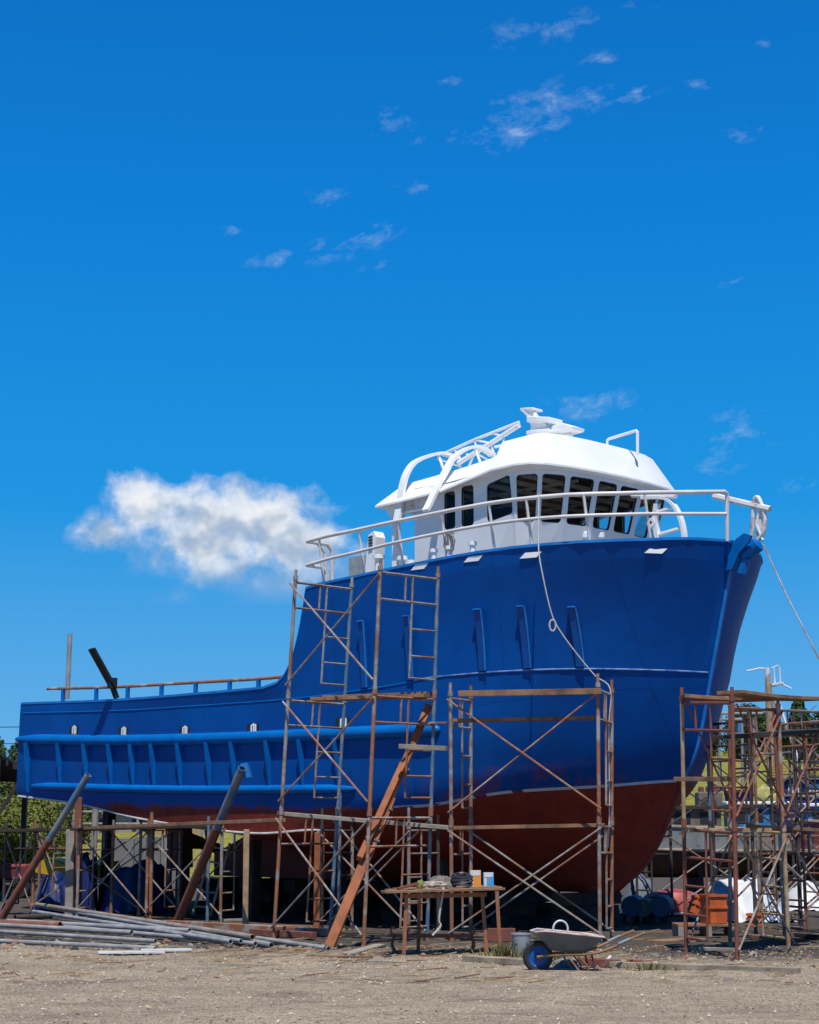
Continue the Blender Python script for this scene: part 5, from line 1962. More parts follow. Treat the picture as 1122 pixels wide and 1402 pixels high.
# far wood on the left hill
wd_ = MB()
rg = random.Random(31)
for k in range(150):
    y = rg.uniform(105, 180)
    x = rg.uniform(-.36, -.185) * y
    z = terr(x, y)
    h = rg.uniform(1.6, 3.0)
    q = crown_mb(Vector((x, y, z + h * .55)), h * .42, h * .55, 420, k, .13, 6, k % 3 == 0)
    wd_.add(q.v, q.f)
tag(wd_.build('far_wood', 'leaf_wood', smooth=False), kind='stuff')

# --- shed at the left edge
sd_ = thing('open_shed', 'open shed with low dark sheet roof at the left picture edge', 'shed', (-10.5, 44, 0))
mb = MB()
x1 = -.2215 * 44
mb.prism([(-20, 42, 3.58), (x1 - .05, 42, 3.50), (x1 - 1.9, 56, 3.30), (-22, 56, 3.38)], (0, 0, .06))
mb.build('roof', pmat('shed_sheet', (.10, .085, .075), (.16, .12, .09), .7), sd_, smooth=False)
for k in range(8):
    mb = MB()
    y = 42.3 + k * 1.9
    mb.bar((-20, y, 3.46), (-9.9 - .13 * k, y, 3.38 - .02 * k), .08, .14)
    mb.build('rafter', 'darkwood', sd_)
for x, y in ((-9.95, 42.6), (-11.7, 54), (-14, 42.6)):
    mb = MB()
    mb.bar((x, y, 0), (x, y, 3.4), .16, .16, up=Vector((0, 1, 0)))
    mb.build('post', 'black', sd_)
mb = MB()
mb.bar((-9.9, 42.6, 2.0), (-9.1, 42.6, 3.3), .08, .08, up=Vector((0, 1, 0)))
mb.build('knee_brace', 'darkwood', sd_)

# --- concrete wall, fence, house
mb = MB()
cwt = thing('concrete_wall', 'grey concrete panel wall seen under the stern', 'wall', (-8, 55, 0))
for k in range(3):
    mb = MB()
    x = -9.3 + k * .82
    mb.abox((x, 55, -.1), (x + .80, 55.14, 1.62 - .05 * abs(k - 3)))
    mb.build('wall_panel', pmat('concrete_%d' % k if False else 'concrete', (.20, .195, .185), (.15, .145, .14), .9, scale=2) if k == 0 else bpy.data.materials['concrete'], cwt, smooth=False, bevel=.01)
fn = thing('rail_fence', 'pale grey rail fence on the bank, seen under the stern', 'fence', (-15, 72, 0))
for k in range(9):
    x = -17.5 + k * 1.3
    z = terr(x, 72)
    mb = MB()
    mb.tube((x, 72, z - .2), (x, 72, 2.55), .05, 6)
    mb.build('fence_post', 'pipe', fn)
for z in (2.48, 2.0):
    mb = MB()
    mb.tube((-18, 72, z), (-7, 72, z), .04, 6)
    mb.build('fence_rail', 'pipe', fn)
hs = thing('house', 'low grey house with reddish roof far behind the fence', 'house', (-14.5, 88, 1.5))
mb = MB()
mb.abox((-17.5, 86, 1.2), (-12.2, 91, 2.55))
mb.build('wall', pmat('house_grey', (.30, .30, .31), (.24, .24, .25), .8), hs, smooth=False)
mb = MB()
mb.prism([(-17.8, 85.7, 2.5), (-17.8, 88.5, 3.25), (-17.8, 91.3, 2.5)], (5.9, 0, 0))
mb.build('roof', pmat('house_roof', (.22, .12, .09), (.16, .10, .08), .8), hs, smooth=False)
for x in (-16.6, -15, -13.4):
    mb = MB()
    mb.abox((x, 85.95, 1.75), (x + .8, 86.02, 2.3))
    mb.build('window', 'gasket', hs, smooth=False)
up = thing('utility_pole', 'grey utility pole standing behind the stern scaffold', 'pole', (-10.7, 60, 0))
mb = MB()
mb.tube((-10.65, 60, -.2), (-10.6, 60, 2.65), .11, 10)
mb.build('pole_shaft', 'greywood', up)


# --- tarpaulined heaps
def tarp(name, label, cat, px0, px1, ytop, ybase, mat, seed, depth=1.0, group=None, edge=.72):
    p = atz((px0 + px1) / 2, ybase, 0)
    w = (px1 - px0) / FPX * p.y
    h = (ybase - ytop) / FPX * p.y
    mb = MB()
    nx, ny = 34, 20
    vs = []
    for j in range(ny + 1):
        for i in range(nx + 1):
            u, v = i / nx * 2 - 1, j / ny * 2 - 1
            e = (abs(u) ** 2.6 + abs(v) ** 2.6) ** (1 / 2.6)
            f = smooth01((1 - e) / edge) ** .75
            q = Vector((u * 1.6 + seed, v * 1.6, seed * .7))
            z = f * h * (.80 + .22 * mnoise.noise(q * 1.1))
            z += f * h * .07 * mnoise.noise(q * 3.3) + .03 * h * (1 - f) * (1 + math.sin((u * 13 + v * 11) + 3 * mnoise.noise(q * 2)))
            rr = 1 + .07 * mnoise.noise(q * 2.5 + Vector((5, 0, 0))) + (1 - f) * .05 * math.sin(u * 15 + v * 12)
            vs.append((p.x + u * w / 2 * rr, p.y + depth / 2 + v * depth / 2 * rr, max(z, .004)))
    fs = [(j * (nx + 1) + i, j * (nx + 1) + i + 1, (j + 1) * (nx + 1) + i + 1, (j + 1) * (nx + 1) + i) for j in range(ny) for i in range(nx)]
    mb.add(vs, fs)
    return tag(mb.build(name, mat, angle=55), label, cat, group)


navy = pmat('navy_tarp', (.006, .02, .12), (.004, .013, .08), .5, scale=3, bmp=.25, bscale=5, bdist=.03)
M['navy_tarp'] = navy
wt_ = pmat('white_tarp', (.66, .68, .70), (.56, .58, .61), .5, scale=3, bmp=.3, bscale=6, bdist=.03)
tarp('tarp_heap', 'long navy tarpaulin heap under the stern, the widest one', 'tarpaulin', 132, 232, 1176, 1252, navy, 1.2, 1.6, edge=.3)
tarp('tarp_heap', 'navy tarpaulin heap at the left, beside the thick grey post', 'tarpaulin', 40, 98, 1192, 1252, navy, 4.4, 1.3, edge=.35)
tarp('tarp_heap', 'narrow tall navy tarpaulin between the rust column and the widest heap', 'tarpaulin', 98, 128, 1164, 1251, navy, 7.9, .8, edge=.3)
tarp('tarp_heap', 'white tarpaulin draped over a low heap behind the red scaffold', 'tarpaulin', 962, 1092, 1196, 1264, wt_, 2.3, 1.8)
tarp('tarp_heap', 'second white tarpaulin, at the right picture edge', 'tarpaulin', 1075, 1150, 1206, 1248, wt_, 5.7, 1.5)
tarp('tarp_heap', 'slate grey tarpaulin bundle behind the drums under the bow', 'tarpaulin', 850, 914, 1196, 1252, pmat('slate_tarp', (.10, .13, .17), (.16, .18, .20), .6, scale=3, bmp=.2, bscale=5), 8.8, 1.0)
tarp('tarp_heap', 'pale crumpled sheet far behind, seen under the keel', 'tarpaulin', 738, 850, 1226, 1248, pmat('dull_sheet', (.45, .42, .38), (.35, .22, .15), .7, scale=2), 3.1, 2.0)

# --- drums, crates
dg_ = None
for (px, py, r, lab) in ((865, 1244, .19, 'blue drum lying on its side under the bow, leftmost of three'), (881, 1246, .16, 'smaller dull grey drum lying between two blue ones'), (904, 1244, .19, 'blue drum lying on its side nearest the red scaffold')):
    c = at(px, py, 33.0)
    c.z = r + .12
    t = thing('drum', lab, 'drum', (c.x, c.y, 0))
    mb = MB()
    axd = Vector((.25, 1, 0)).normalized()
    mb.lathe(c, [(.0, 0), (r * .92, .0), (r * .95, -.015), (r, -.015), (r, .2), (r * 1.03, .22), (r, .24), (r, .5), (r * 1.03, .52), (r, .54), (r, .75), (0, .75)], 22, axis=axd)
    mb.build('drum_shell', pmat('drum_blue', (.03, .09, .20), (.05, .10, .18), .45) if 'grey' not in lab else pmat('drum_grey', (.16, .16, .15), None, .6), t)
    mb = MB()
    for s in (-.6, .6):
        mb.bar(c + Vector((s * r, .1, -r - .03)), c + Vector((s * r, .7, -r - .03)), .08, .14)
    mb.build('chock', 'darkwood', t)


def crate(px, py, w, h, d, rot_, tilt, mat, label, cat='crate', name='crate', zb=0):
    c = atz(px, py, zb)
    t = thing(name, label, cat, c)
    Mx = Matrix.Rotation(rot_, 3, 'Z') @ Matrix.Rotation(tilt, 3, 'Y')

    def q(x, y, z):
        return c + Mx @ Vector((x, y, z)) + UP * abs(math.sin(tilt)) * w / 2
    mb = MB()
    T = .02
    for (a, b_) in (((-w / 2, -d / 2, 0), (w / 2, -d / 2 + T, h)), ((-w / 2, d / 2 - T, 0), (w / 2, d / 2, h)), ((-w / 2, -d / 2 + T, 0), (-w / 2 + T, d / 2 - T, h)), ((w / 2 - T, -d / 2 + T, 0), (w / 2, d / 2 - T, h)), ((-w / 2 + T, -d / 2 + T, 0), (w / 2 - T, d / 2 - T, T))):
        lo, hi = Vector(a), Vector(b_)
        cc, hh = (lo + hi) / 2, (hi - lo) / 2
        mb.box(q(*cc), Mx @ Vector((hh.x, 0, 0)), Mx @ Vector((0, hh.y, 0)), Mx @ Vector((0, 0, hh.z)))
    mb.build('crate_box', mat, t, smooth=False)
    mb = MB()
    for z in (h * .55, h - .02):
        for (x0, y0, x1, y1) in ((-w / 2, -d / 2 - .012, w / 2, -d / 2 - .012), (w / 2 + .012, -d / 2, w / 2 + .012, d / 2), (-w / 2 - .012, -d / 2, -w / 2 - .012, d / 2)):
            mb.bar(q(x0, y0, z), q(x1, y1, z), .022, .035, up=Mx @ UP)
    mb.build('crate_rim', mat, t, smooth=False)
    return t


M['orange'] = pmat('orange_plastic', (.60, .125, .02), (.46, .09, .02), .55, scale=7, col3=(.25, .08, .03), scale3=6, lo3=.6, hi3=.72)
bpt = thing('pallet', 'low wooden pallet carrying two orange crates behind the red scaffold', 'pallet', atz(965, 1270, .1))
c = atz(967, 1264, .2)
mb = MB()
for q in range(6):
    mb.bar((c.x - .5, c.y - .25 + .12 * q, .175), (c.x + .45, c.y - .25 + .12 * q, .175), .09, .03)
mb.build('deck_boards', 'wood', bpt, smooth=False)
for dx in (-.45, 0, .4):
    mb = MB()
    mb.bar((c.x + dx, c.y - .3, .08), (c.x + dx, c.y + .4, .08), .09, .155)
    mb.build('bearer', 'greywood', bpt, smooth=False)
crate(978, 1264, .30, .46, .36, .3, 0, 'orange', 'bright orange crate standing left of the white tarpaulin', zb=.2)
crate(953, 1258, .26, .30, .30, .2, .45, pmat('dark_orange', (.58, .12, .02), (.48, .09, .02), .5), 'darker orange crate tipped against the bright one', zb=.2)
crate(1035, 1268, .28, .22, .3, -.2, 0, 'orange', 'small low orange crate at the foot of the white tarpaulin')
crate(1095, 1238, .25, .30, .3, .1, 0, pmat('red_plastic', (.45, .04, .03), None, .5), 'small red crate near the right picture edge')
for (px, py, lab, mat) in ((1118, 1240, 'orange buoy lying at the right picture edge', 'orange'), (968, 1262, 'pale buoy beside the bright orange crate', 'whitewall')):
    c = atz(px, py, 0)
    mb = MB()
    mb.lathe(c, [(.0, 0), (.09, .02), (.17, .1), (.19, .2), (.15, .31), (.06, .37), (.04, .42), (0, .42)], 16)
    tag(mb.build('buoy', mat), lab, 'buoy')


# --- smaller boats laid up beyond the bow
def small_boat(name, label, X0, X1, Y, zk, zg, beam, m_low, m_up, sheer=.2, band=.4, flip=False):
    """a laid-up wooden boat lying broadside; its bow at X0 unless flipped"""
    t = thing(name, label, 'fishing boat', ((X0 + X1) / 2, Y, 0))
    lowm, upm, capm = MB(), MB(), MB()
    n = 26
    secs_ = []
    for i in range(n + 1):
        u = i / n
        uu = 1 - u if flip else u
        b_ = beam / 2 * (1 - (1 - min(1, uu * 2.4)) ** 2.2) * (1 - .25 * max(0, uu - .6) / .4)
        zg_ = zg + sheer * (2 * (1 - uu) ** 2 - .15 + .4 * uu ** 2)
        x = X0 + (X1 - X0) * u
        rake = (.35 if not flip else -.35) * (1 - min(1, uu * 5))
        sec = []
        for k, (fb_, fz_) in enumerate(((1, 1), (.97, 1 - band), (.90, .35), (.55, .10), (.04, 0))):
            sec.append((x + rake * (1 - fz_), b_ * fb_, zk + (zg_ - zk) * fz_))
        secs_.append(sec)
    for sg in (1, -1):
        for mb, ks in ((upm, (0, 1)), (lowm, (1, 2, 3, 4))):
            vs = [(s_[k][0], Y - sg * s_[k][1], s_[k][2]) for s_ in secs_ for k in ks]
            m_ = len(ks)
            fs = [(i * m_ + k, i * m_ + k + 1, (i + 1) * m_ + k + 1, (i + 1) * m_ + k) for i in range(n) for k in range(m_ - 1)]
            mb.add(vs, fs if sg == 1 else [f_[::-1] for f_ in fs])
        capm.path([(s_[0][0], Y - sg * s_[0][1], s_[0][2]) for s_ in secs_], .04, 6)
        capm.path([(s_[1][0], Y - sg * (s_[1][1] + .02), s_[1][2]) for s_ in secs_], .035, 6)
    e = secs_[0] if flip else secs_[-1]
    for mb, ks in ((upm, (0, 1)), (lowm, (1, 2, 3, 4))):
        mb.add([(e[k][0], Y - e[k][1], e[k][2]) for k in ks] + [(e[k][0], Y + e[k][1], e[k][2]) for k in reversed(ks)], [tuple(range(len(ks) * 2))])
    d = []
    for s_ in secs_:
        d.append((s_[0][0], Y - s_[0][1] * .96, s_[0][2] - .25))
    upm.add(d + [(x_, 2 * Y - y_, z_) for x_, y_, z_ in d], [(i, i + 1, n + 1 + i + 1, n + 1 + i) for i in range(n)])
    lowm.build('hull_bottom', m_low, t, angle=50)
    upm.build('topsides', m_up, t, angle=50)
    capm.build('gunwale', pmat(name + '_gunwale_' + str(len(M)), (.35, .28, .22), (.2, .16, .13), .7), t)
    for k in range(3):
        mb = MB()
        x = X0 + (X1 - X0) * (.25 + .25 * k)
        mb.bar((x, Y - .6, zk / 2), (x, Y + .6, zk / 2), .25, zk + .02)
        mb.build('keel_block', 'darkwood', t)
        mb = MB()
        mb.bar((x, Y - beam * .6, 0), (x, Y - beam * .42, (zk + zg) / 2), .09, .09)
        mb.build('shore', 'darkwood', t)
    return t


def cabin(t, X0, X1, Y0, Y1, z0, z1, mat, roofm, wins_=3, wmat='gasket'):
    mb = MB()
    mb.abox((X0, Y0, z0), (X1, Y1, z1))
    cb = mb.build('cabin', mat, t, smooth=False, bevel=.02)
    mb = MB()
    mb.abox((X0 - .12, Y0 - .12, z1 + .002), (X1 + .12, Y1 + .12, z1 + .09))
    mb.build('cabin_roof', roofm, t, smooth=False, bevel=.02)
    w = (X1 - X0) / wins_
    for k in range(wins_):
        mb = MB()
        a = X0 + w * (k + .18)
        mb.abox((a, Y0 - .012, z0 + (z1 - z0) * .42), (a + w * .64, Y0 + .02, z0 + (z1 - z0) * .86))
        mb.build('window', wmat, cb, smooth=False)


M['boatblue'] = pmat('boat_blue', (.03, .17, .42), (.05, .22, .48), .5, scale=4, col3=(.35, .38, .40), scale3=5, lo3=.62, hi3=.72)
M['boatred'] = pmat('boat_red', (.36, .09, .08), (.28, .07, .07), .6, scale=4, col3=(.42, .30, .28), scale3=5, lo3=.6, hi3=.72)
M['boatgrey'] = pmat('boat_grey', (.25, .27, .27), (.19, .21, .21), .75, scale=3, col3=(.12, .10, .09), scale3=6, lo3=.58, hi3=.7)
M['boatbrown'] = pmat('boat_bottom', (.07, .035, .025), (.045, .025, .02), .8, scale=3)
M['boatnavy'] = pmat('boat_navy', (.015, .03, .16), (.02, .04, .2), .5, scale=3)
bt1 = small_boat('fishing_boat', 'laid-up wooden boat with weathered grey topsides, behind the scaffold right of the bow', 4.6, 10.2, 46.5, .5, 1.72, 2.2, 'boatbrown', 'boatgrey', .12, .45)
cabin(bt1, 8.3, 9.7, 46.0, 47.0, 1.6, 2.35, 'boatblue', 'white', 3)
cabin(bt1, 6.7, 8.05, 45.9, 47.0, 1.6, 2.25, pmat('deckhouse_brown', (.20, .16, .125), (.13, .105, .085), .8, scale=4), 'darkwood', 2)
bt2 = small_boat('fishing_boat', 'laid-up wooden boat with faded red topsides at the right picture edge', 9.6, 15.5, 45.0, .45, 1.70, 2.4, 'boatbrown', 'boatred', .15, .5)
cabin(bt2, 10.0, 12.6, 44.6, 45.6, 1.6, 2.28, 'boatblue', 'white', 4)
bt3 = small_boat('fishing_boat', 'navy boat with yellow boards and tall gear mast, farthest of the laid-up boats', 9.2, 15.8, 52.0, 1.0, 2.5, 2.6, 'boatbrown', 'boatnavy', .2, .6)
cabin(bt3, 10.9, 12.0, 51.5, 52.6, 2.3, 3.15, 'boatnavy', 'boatgrey', 2, 'whitewall')


def W(px, py, Y=51.3):
    return at(px, py, Y)


mb = MB()
mb.path([W(1056, 1085), W(1055, 1000), W(1053, 950), W(1051, 914)], .1, 10, rr=[.13, .12, .10, .07])
mst = mb.build('mast', 'tan', bt3)
mb = MB()
mb.tube(W(1053, 962), W(1051, 914), .078, 10)
mb.path([W(1052, 916), W(1040, 915), W(1033, 917), W(1022, 919)], .026, 6)
mb.path([W(1057, 915), W(1066, 911), W(1068, 914), W(1069, 934)], .022, 6)
mb.path([W(1056, 940), W(1070, 936), W(1084, 943)], .03, 6)
mb.bar(W(1056, 938), W(1072, 935), .3, .06)
mb.path([W(1060, 914), W(1062, 940)], .025, 6)
mb.build('mast_head', 'whitewall', mst)
mb = MB()
mb.path([W(1067, 962), W(1074, 985), W(1084, 1012), W(1100, 1060)], .05, 6)
mb.build('boom', 'white', bt3)
mb = MB()
mb.path([W(985, 977), W(1045, 977)], .04, 6)
mb.path([W(988, 977), W(988, 1003)], .04, 6)
mb.path([W(985, 985), W(1016, 985), W(1017, 1003), W(1017, 1085)], .04, 6)
mb.path([W(985, 985), W(986, 1090)], .04, 6)
mb.path([W(1036, 977), W(1034, 1090)], .04, 6)
mb.build('gallows', 'pipe', bt3)
mb = MB()
for k, (x, y) in enumerate(((1012, 984), (1018, 1004))):
    pass
mb.prism([W(1011, 982), W(1018, 982), W(1018, 1006), W(1011, 1006)], (0, .1, 0))
mb.build('door_panel', 'boatblue', bt3, smooth=False)
for k in range(4):
    mb = MB()
    mb.bar(W(1052, 1064 - 3.6 * k, 51.0), W(1120, 1060 - 4 * k, 51.0), .3, .05)
    tag(mb.build('yellow_board', pmat('yellow_wood', (.50, .36, .06), (.38, .28, .06), .7) if k == 0 else bpy.data.materials['yellow_wood']), 'yellow board in the stack lying across the navy boat', 'board', 'yellow boards stacked on the navy boat')
o = lump(at(1053, 1104, 49.5), .42, .3, .55, 12.2, rough=.3).build('net_heap', pmat('yellow_net', (.42, .38, .12), (.30, .26, .10), .9, scale=9), angle=50)
tag(o, 'heap of yellowish net on deck beside the navy cabin', 'net')
# engine block and barrel on the grey boat's deck
en = thing('engine', 'brown-grey marine engine on blocks behind the stem', 'engine', at(970, 1110, 44.5))
c = at(971, 1108, 44.5)
mb = MB(); mb.box(c + UP * .22, (.30, 0, 0), (0, .3, 0), (0, 0, .2)); mb.build('crankcase', pmat('engine_brown', (.20, .16, .13), (.13, .11, .10), .7), en, smooth=False, bevel=.03)
mb = MB(); mb.lathe(c + Vector((-.05, -.32, .12)), [(.0, 0), (.19, 0), (.2, .02), (.2, .1), (.0, .1)], 20, axis=Vector((0, 1, 0))); mb.build('flywheel', 'darksteel', en)
for k in range(3):
    mb = MB(); mb.lathe(c + Vector((-.18 + .18 * k, 0, .42)), [(.07, 0), (.07, .12), (.05, .14), (0, .14)], 12); mb.build('cylinder_head', 'redrust', en)
# red dinghy upside down by the drums
rdg = thing('dinghy', 'upturned red dinghy lying behind the drums and orange crates', 'dinghy', atz(925, 1256, 0))
c = atz(925, 1256, 0)
mb = MB()
vs, fs = [], []
for i in range(13):
    u = i / 12
    w_ = .42 * math.sin(math.pi * (.12 + .80 * u)) ** .6
    x = c.x - .55 + 1.15 * u
    for k, (fb_, fz_) in enumerate(((1, 0), (.96, .5), (.7, .85), (0, 1), (-.7, .85), (-.96, .5), (-1, 0))):
        vs.append((x, c.y + .45 + fb_ * w_, .06 + fz_ * .48 * (1 - .3 * (2 * u - 1) ** 2)))
for i in range(12):
    for k in range(6):
        fs.append((i * 7 + k, i * 7 + k + 1, (i + 1) * 7 + k + 1, (i + 1) * 7 + k))
fs += [tuple(range(7)), tuple(84 + k for k in reversed(range(7)))]
mb.add(vs, fs)
mb.build('shell', pmat('dinghy_red', (.42, .08, .06), (.34, .07, .06), .5), rdg, angle=30)
mb = MB()
mb.path([vs[i * 7] for i in range(13)], .025, 6); mb.path([vs[i * 7 + 6] for i in range(13)], .025, 6)
mb.build('gunwale', 'whitewall', rdg)

# --- machines at the far left under the shed
tc_ = thing('tractor', 'dull red tractor half hidden in the shade at the left picture edge', 'tractor', atz(6, 1230, 0))
c = atz(6, 1230, 0)
M['tractor_red'] = pmat('tractor_red', (.22, .03, .022), (.16, .022, .02), .5)
mb = MB()
mb.abox((c.x - .25, c.y, .45), (c.x + .55, c.y + .5, .85)); mb.build('hood', 'tractor_red', tc_, smooth=False, bevel=.05)
mb = MB(); mb.abox((c.x - .8, c.y - .05, .4), (c.x - .252, c.y + .6, .62)); mb.bar((c.x - .7, c.y + .25, .6), (c.x - .7, c.y + .25, 1.05), .45, .08, up=Vector((1, 0, 0))); mb.build('seat_deck', 'darksteel', tc_, smooth=False)
for x, r in ((c.x - .55, .42), (c.x + .4, .26)):
    for y in (c.y - .12, c.y + .62):
        mb = MB()
        mb.lathe((x, y - .1, r), [(r * .5, 0), (r * .92, 0), (r, .05), (r, .17), (r * .92, .22), (r * .5, .22)], 22, axis=Vector((0, 1, 0)))
        wq = mb.build('wheel', 'rubber', tc_)
        mb = MB()
        mb.lathe((x, y - .08, r), [(0, 0), (r * .2, 0), (r * .25, .04), (r * .48, .03), (r * .5, .0), (r * .52, .16), (0, .16)], 18, axis=Vector((0, 1, 0)))
        mb.build('rim', 'tractor_red', wq)
lb = thing('loader_bucket', 'yellow loader bucket on its edge beside the grey post', 'loader bucket', atz(76, 1240, 0))
c = at(78, 1196, 39)
mb = MB()
M['machine_yellow'] = pmat('machine_yellow', (.58, .36, .02), (.46, .28, .02), .5)
arc = [(-.42, .05), (-.30, .22), (-.05, .30), (.22, .24), (.36, .08), (.40, -.12)]
mb.ribbon(spline([c + Vector((x, 0, z)) for x, z in arc], 4), 1.1, .04, up=Vector((0, 1, 0)))
lbo = mb.build('bucket_plate', 'machine_yellow', lb)
mb = MB()
for dy in (-.55, .55):
    mb = MB()
    mb.prism([c + Vector((x, dy, z)) for x, z in arc] + [c + Vector((.05, dy, -.05))], (0, .03, 0))
    mb.build('side_plate', 'machine_yellow', lb, smooth=False)
mb = MB()
mb.bar((c.x - .3, c.y, 0), c + Vector((-.2, 0, .1)), .12, .12, up=Vector((0, 1, 0))); mb.bar((c.x + .3, c.y, 0), c + Vector((.3, 0, .0)), .12, .12, up=Vector((0, 1, 0)))
mb.build('stand', 'darksteel', lb)
ydg = thing('dinghy', 'small yellow and white dinghy behind the tarpaulins under the stern', 'dinghy', at(128, 1225, 41))
c = at(128, 1200, 41)
mb = MB()
vs, fs = [], []
for i in range(11):
    u = i / 10
    w_ = .38 * (1 - u ** 3)
    for (fb_, fz_) in ((1, .25 + .1 * u), (.8, 0), (0, -.12 + .12 * u), (-.8, 0), (-1, .25 + .1 * u)):
        vs.append((c.x - .6 + 1.2 * u, c.y + fb_ * w_, c.z + fz_))
for i in range(10):
    for k in range(4):
        fs.append((i * 5 + k, (i + 1) * 5 + k, (i + 1) * 5 + k + 1, i * 5 + k + 1))
fs.append((0, 1, 2, 3, 4))
mb.add(vs, fs)
mb.build('shell', 'machine_yellow', ydg, angle=40)
mb = MB(); mb.abox((c.x - .55, c.y - .36, c.z + .26), (c.x + .3, c.y + .36, c.z + .36)); mb.build('deck_cover', 'white', ydg, smooth=False, bevel=.03)
mb = MB(); mb.bar((c.x - .3, c.y, 0), (c.x - .3, c.y, c.z - .05), .3, .3, up=Vector((0, 1, 0))); mb.bar((c.x + .3, c.y, 0), (c.x + .3, c.y, c.z - .05), .3, .3, up=Vector((0, 1, 0))); mb.build('stand', 'darkwood', ydg)
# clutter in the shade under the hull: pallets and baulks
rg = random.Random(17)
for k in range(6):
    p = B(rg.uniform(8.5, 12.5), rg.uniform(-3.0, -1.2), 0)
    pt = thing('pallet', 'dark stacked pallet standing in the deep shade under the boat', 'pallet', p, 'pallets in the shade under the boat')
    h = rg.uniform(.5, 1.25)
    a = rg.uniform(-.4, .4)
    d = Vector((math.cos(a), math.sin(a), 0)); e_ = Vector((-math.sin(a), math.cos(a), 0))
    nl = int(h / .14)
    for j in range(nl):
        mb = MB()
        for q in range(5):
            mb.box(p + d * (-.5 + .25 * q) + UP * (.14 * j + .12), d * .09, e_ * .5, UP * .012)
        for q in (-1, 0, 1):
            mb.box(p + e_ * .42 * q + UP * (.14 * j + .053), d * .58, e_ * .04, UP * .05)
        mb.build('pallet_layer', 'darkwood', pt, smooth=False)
# ================================================================== LIGHT, SKY
SUN_EL, SUN_AZ = 66.0, 3.0            # degrees; azimuth measured from straight behind the camera
sun = bpy.data.objects.new('sun', bpy.data.lights.new('sun', 'SUN'))
COL.objects.link(sun)
sun.data.energy = 4.8
sun.data.angle = R(.5)
sun.data.color = (1, .965, .91)
sun.rotation_euler = (R(90 - SUN_EL), 0, R(SUN_AZ))
w = bpy.data.worlds.new('World')
scene.world = w
w.use_nodes = True
nt = w.node_tree
bg = nt.nodes['Background']
sky = N(nt, 'ShaderNodeTexSky', sky_type='NISHITA')
sky.sun_disc = False
sky.sun_elevation = R(SUN_EL)
sky.sun_rotation = R(180 - SUN_AZ)
sky.air_density = 1.0
sky.dust_density = .3
sky.ozone_density = 3.0
tc = N(nt, 'ShaderNodeTexCoord')
sep = N(nt, 'ShaderNodeSeparateXYZ')
nt.links.new(tc.outputs['Generated'], sep.inputs[0])
X, Y, Z = sep.outputs
STR = .1
K = 1 / STR


def kc(c):
    return tuple(x * K for x in c)


def kramp(fac, stops):
    r = N(nt, 'ShaderNodeValToRGB')
    e = r.color_ramp.elements
    while len(e) < len(stops):
        e.new(.5)
    for i, (p, c) in enumerate(stops):
        e[i].position = p
        e[i].color = (*c, 1)
    nt.links.new(fac, r.inputs[0])
    m = N(nt, 'ShaderNodeVectorMath', operation='SCALE')
    nt.links.new(r.outputs[0], m.inputs[0])
    m.inputs[3].default_value = K
    return m.outputs[0]


deep = kramp(Z, [(0, (.20, .52, .82)), (.06, (.10, .41, .80)), (.18, (.006, .30, .765)), (.34, (.0, .21, .68)), (.45, (0, .165, .57)), (.62, (.0, .06, .24)), (1, (.0, .04, .17))])
col = mixc(nt, .96, sky.outputs[0], deep)
# clouds live at infinity: direction over +Y as a flat sheet (x/y, z/y)
yy = mth(nt, 'MAXIMUM', Y, .05)
cx = mth(nt, 'DIVIDE', X, yy)
cz = mth(nt, 'DIVIDE', Z, yy)
cmb = N(nt, 'ShaderNodeCombineXYZ')
nt.links.new(cx, cmb.inputs[0])
nt.links.new(cz, cmb.inputs[1])
P2 = cmb.outputs[0]
front = mth(nt, 'GREATER_THAN', Y, .3)


def blob(px, py, rx, ry, rot=0):
    d = ray(px, py)
    c0 = (d.x / d.y, d.z / d.y)
    mp = N(nt, 'ShaderNodeMapping', vector_type='TEXTURE')
    mp.inputs['Location'].default_value = (c0[0], c0[1], 0)
    mp.inputs['Rotation'].default_value = (0, 0, R(rot))
    mp.inputs['Scale'].default_value = (rx / FPX, ry / FPX, 1)
    nt.links.new(P2, mp.inputs[0])
    ln = N(nt, 'ShaderNodeVectorMath', operation='LENGTH')
    nt.links.new(mp.outputs[0], ln.inputs[0])
    return mth(nt, 'SUBTRACT', 1, ln.outputs['Value'], clamp=True)


def vmax(l):
    r = l[0]
    for x in l[1:]:
        r = mth(nt, 'MAXIMUM', r, x)
    return r


# cumulus left of the wheelhouse


def smax(l, k=.35):
    r = None
    for x in l:
        x = mth(nt, 'POWER', x, 3)
        r = x if r is None else mth(nt, 'ADD', r, x)
    return mth(nt, 'POWER', r, 1 / 3)


cum = smax([blob(300, 712, 140, 78), blob(200, 688, 76, 60, -35), blob(375, 712, 105, 76), blob(275, 748, 140, 58), mth(nt, 'MULTIPLY', blob(140, 730, 70, 44), .72), blob(425, 748, 95, 80), blob(375, 812, 85, 50), blob(300, 782, 80, 46)])
cum = mth(nt, 'MAXIMUM', cum, mth(nt, 'MULTIPLY', blob(245, 822, 60, 28, 20), .6))
n1_ = tex(nt, 26, 8, .58, coord=P2, dist=.15)
n2_ = tex(nt, 80, 7, .6, coord=P2)
dens = mth(nt, 'ADD', mth(nt, 'ADD', mth(nt, 'MULTIPLY', cum, 1.15), mth(nt, 'MULTIPLY', mth(nt, 'SUBTRACT', n1_, .5), 2.2)), mth(nt, 'MULTIPLY', mth(nt, 'SUBTRACT', n2_, .5), .7))
N_ALPHA = ramp(nt, dens, [(.16, (0, 0, 0)), (.42, (.26, .26, .26)), (.7, (.78, .78, .78)), (.98, (1, 1, 1))])
d_ = ray(290, 800)
d2_ = ray(290, 665)
zlo_, zhi_ = d_.z / d_.y, d2_.z / d2_.y
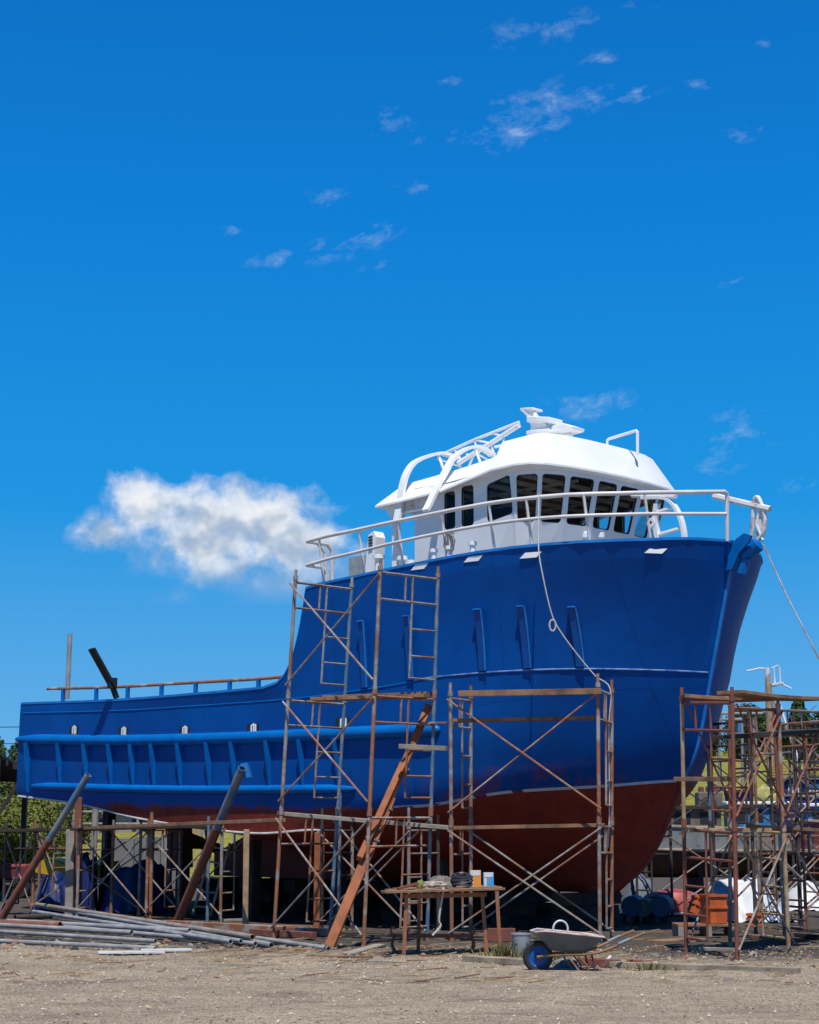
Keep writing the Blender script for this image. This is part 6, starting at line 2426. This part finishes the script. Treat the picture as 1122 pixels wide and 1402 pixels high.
hgt = mth(nt, 'DIVIDE', mth(nt, 'SUBTRACT', cz, zlo_), zhi_ - zlo_)
# billows: compare the noise with itself a little higher up, towards the sun
off_ = N(nt, 'ShaderNodeVectorMath', operation='ADD')
nt.links.new(P2, off_.inputs[0])
off_.inputs[1].default_value = (.002, .008, 0)
n1c = tex(nt, 34, 3, .5, coord=P2)
n1b = tex(nt, 34, 3, .5, coord=off_.outputs[0])
bil = mth(nt, 'MULTIPLY', mth(nt, 'SUBTRACT', n1c, n1b), 2.6)
lit = mth(nt, 'ADD', mth(nt, 'MULTIPLY_ADD', hgt, .50, .22), bil)
lit = mth(nt, 'ADD', lit, mth(nt, 'MULTIPLY', mth(nt, 'SUBTRACT', n2_, .5), .35))
ccol = kramp(lit, [(.15, (.40, .50, .65)), (.36, (.56, .63, .72)), (.56, (.76, .80, .85)), (.78, (.90, .915, .93))])
a1 = mth(nt, 'MULTIPLY', mth(nt, 'MULTIPLY', N_ALPHA, mth(nt, 'MULTIPLY', mth(nt, 'MULTIPLY_ADD', hgt, 1.9, .42, clamp=True), .95)), mth(nt, 'MULTIPLY', front, mth(nt, 'MULTIPLY', cum, 5, clamp=True)))
col = mixc(nt, a1, col, ccol)
# thin fair-weather wisps
main_ = smax([blob(735, 148, 175, 46, 16), blob(712, 184, 90, 28, 18)])
faint = smax([blob(535, 170, 60, 34, 15), blob(450, 270, 50, 24, 10), blob(475, 332, 130, 30, 18), blob(1003, 187, 75, 17, 14), blob(750, 38, 130, 30, 10), blob(320, 312, 34, 14, 20),
            blob(1010, 598, 75, 60, 35), blob(985, 632, 55, 26, 35), blob(815, 555, 95, 34), blob(1085, 665, 50, 26), blob(572, 255, 48, 14), blob(575, 190, 40, 16), blob(960, 113, 28, 13), blob(385, 352, 65, 18, 15), blob(865, 8, 46, 14), blob(1000, 388, 34, 12, 15), blob(1045, 60, 28, 9), blob(820, 80, 46, 18), blob(520, 365, 40, 15, 20), blob(870, 130, 60, 22, 12), blob(610, 110, 30, 12)], .15)
wis = mth(nt, 'MAXIMUM', main_, mth(nt, 'MULTIPLY', faint, .66))
rotm = N(nt, 'ShaderNodeMapping')
rotm.inputs['Rotation'].default_value = (0, 0, R(-18))
nt.links.new(P2, rotm.inputs[0])
n3 = tex(nt, 48, 10, .68, coord=rotm.outputs[0], stretch=(.8, 1.3, 1), dist=.25)
n4 = tex(nt, 150, 6, .7, coord=rotm.outputs[0], stretch=(.8, 1.3, 1), dist=.1)
wd = mth(nt, 'ADD', mth(nt, 'MULTIPLY', wis, .75), mth(nt, 'ADD', mth(nt, 'MULTIPLY', mth(nt, 'SUBTRACT', n3, .5), 3.4), mth(nt, 'MULTIPLY', mth(nt, 'SUBTRACT', n4, .5), .8)))
wa = ramp(nt, wd, [(.26, (0, 0, 0)), (.70, (.28, .28, .28)), (1.2, (.9, .9, .9))])
wa = mth(nt, 'MULTIPLY', mth(nt, 'MULTIPLY', wa, .42), front)
wa = mth(nt, 'MULTIPLY', wa, mth(nt, 'MULTIPLY', wis, 3, clamp=True))
col = mixc(nt, wa, col, kc((.60, .74, .88)))
nt.links.new(col, bg.inputs[0])
bg.inputs[1].default_value = STR
scene.view_settings.view_transform = 'Standard'
scene.view_settings.look = 'None'
scene.view_settings.exposure = 0
scene.view_settings.gamma = 1
scene.cycles.max_bounces = 6
scene.cycles.transparent_max_bounces = 16
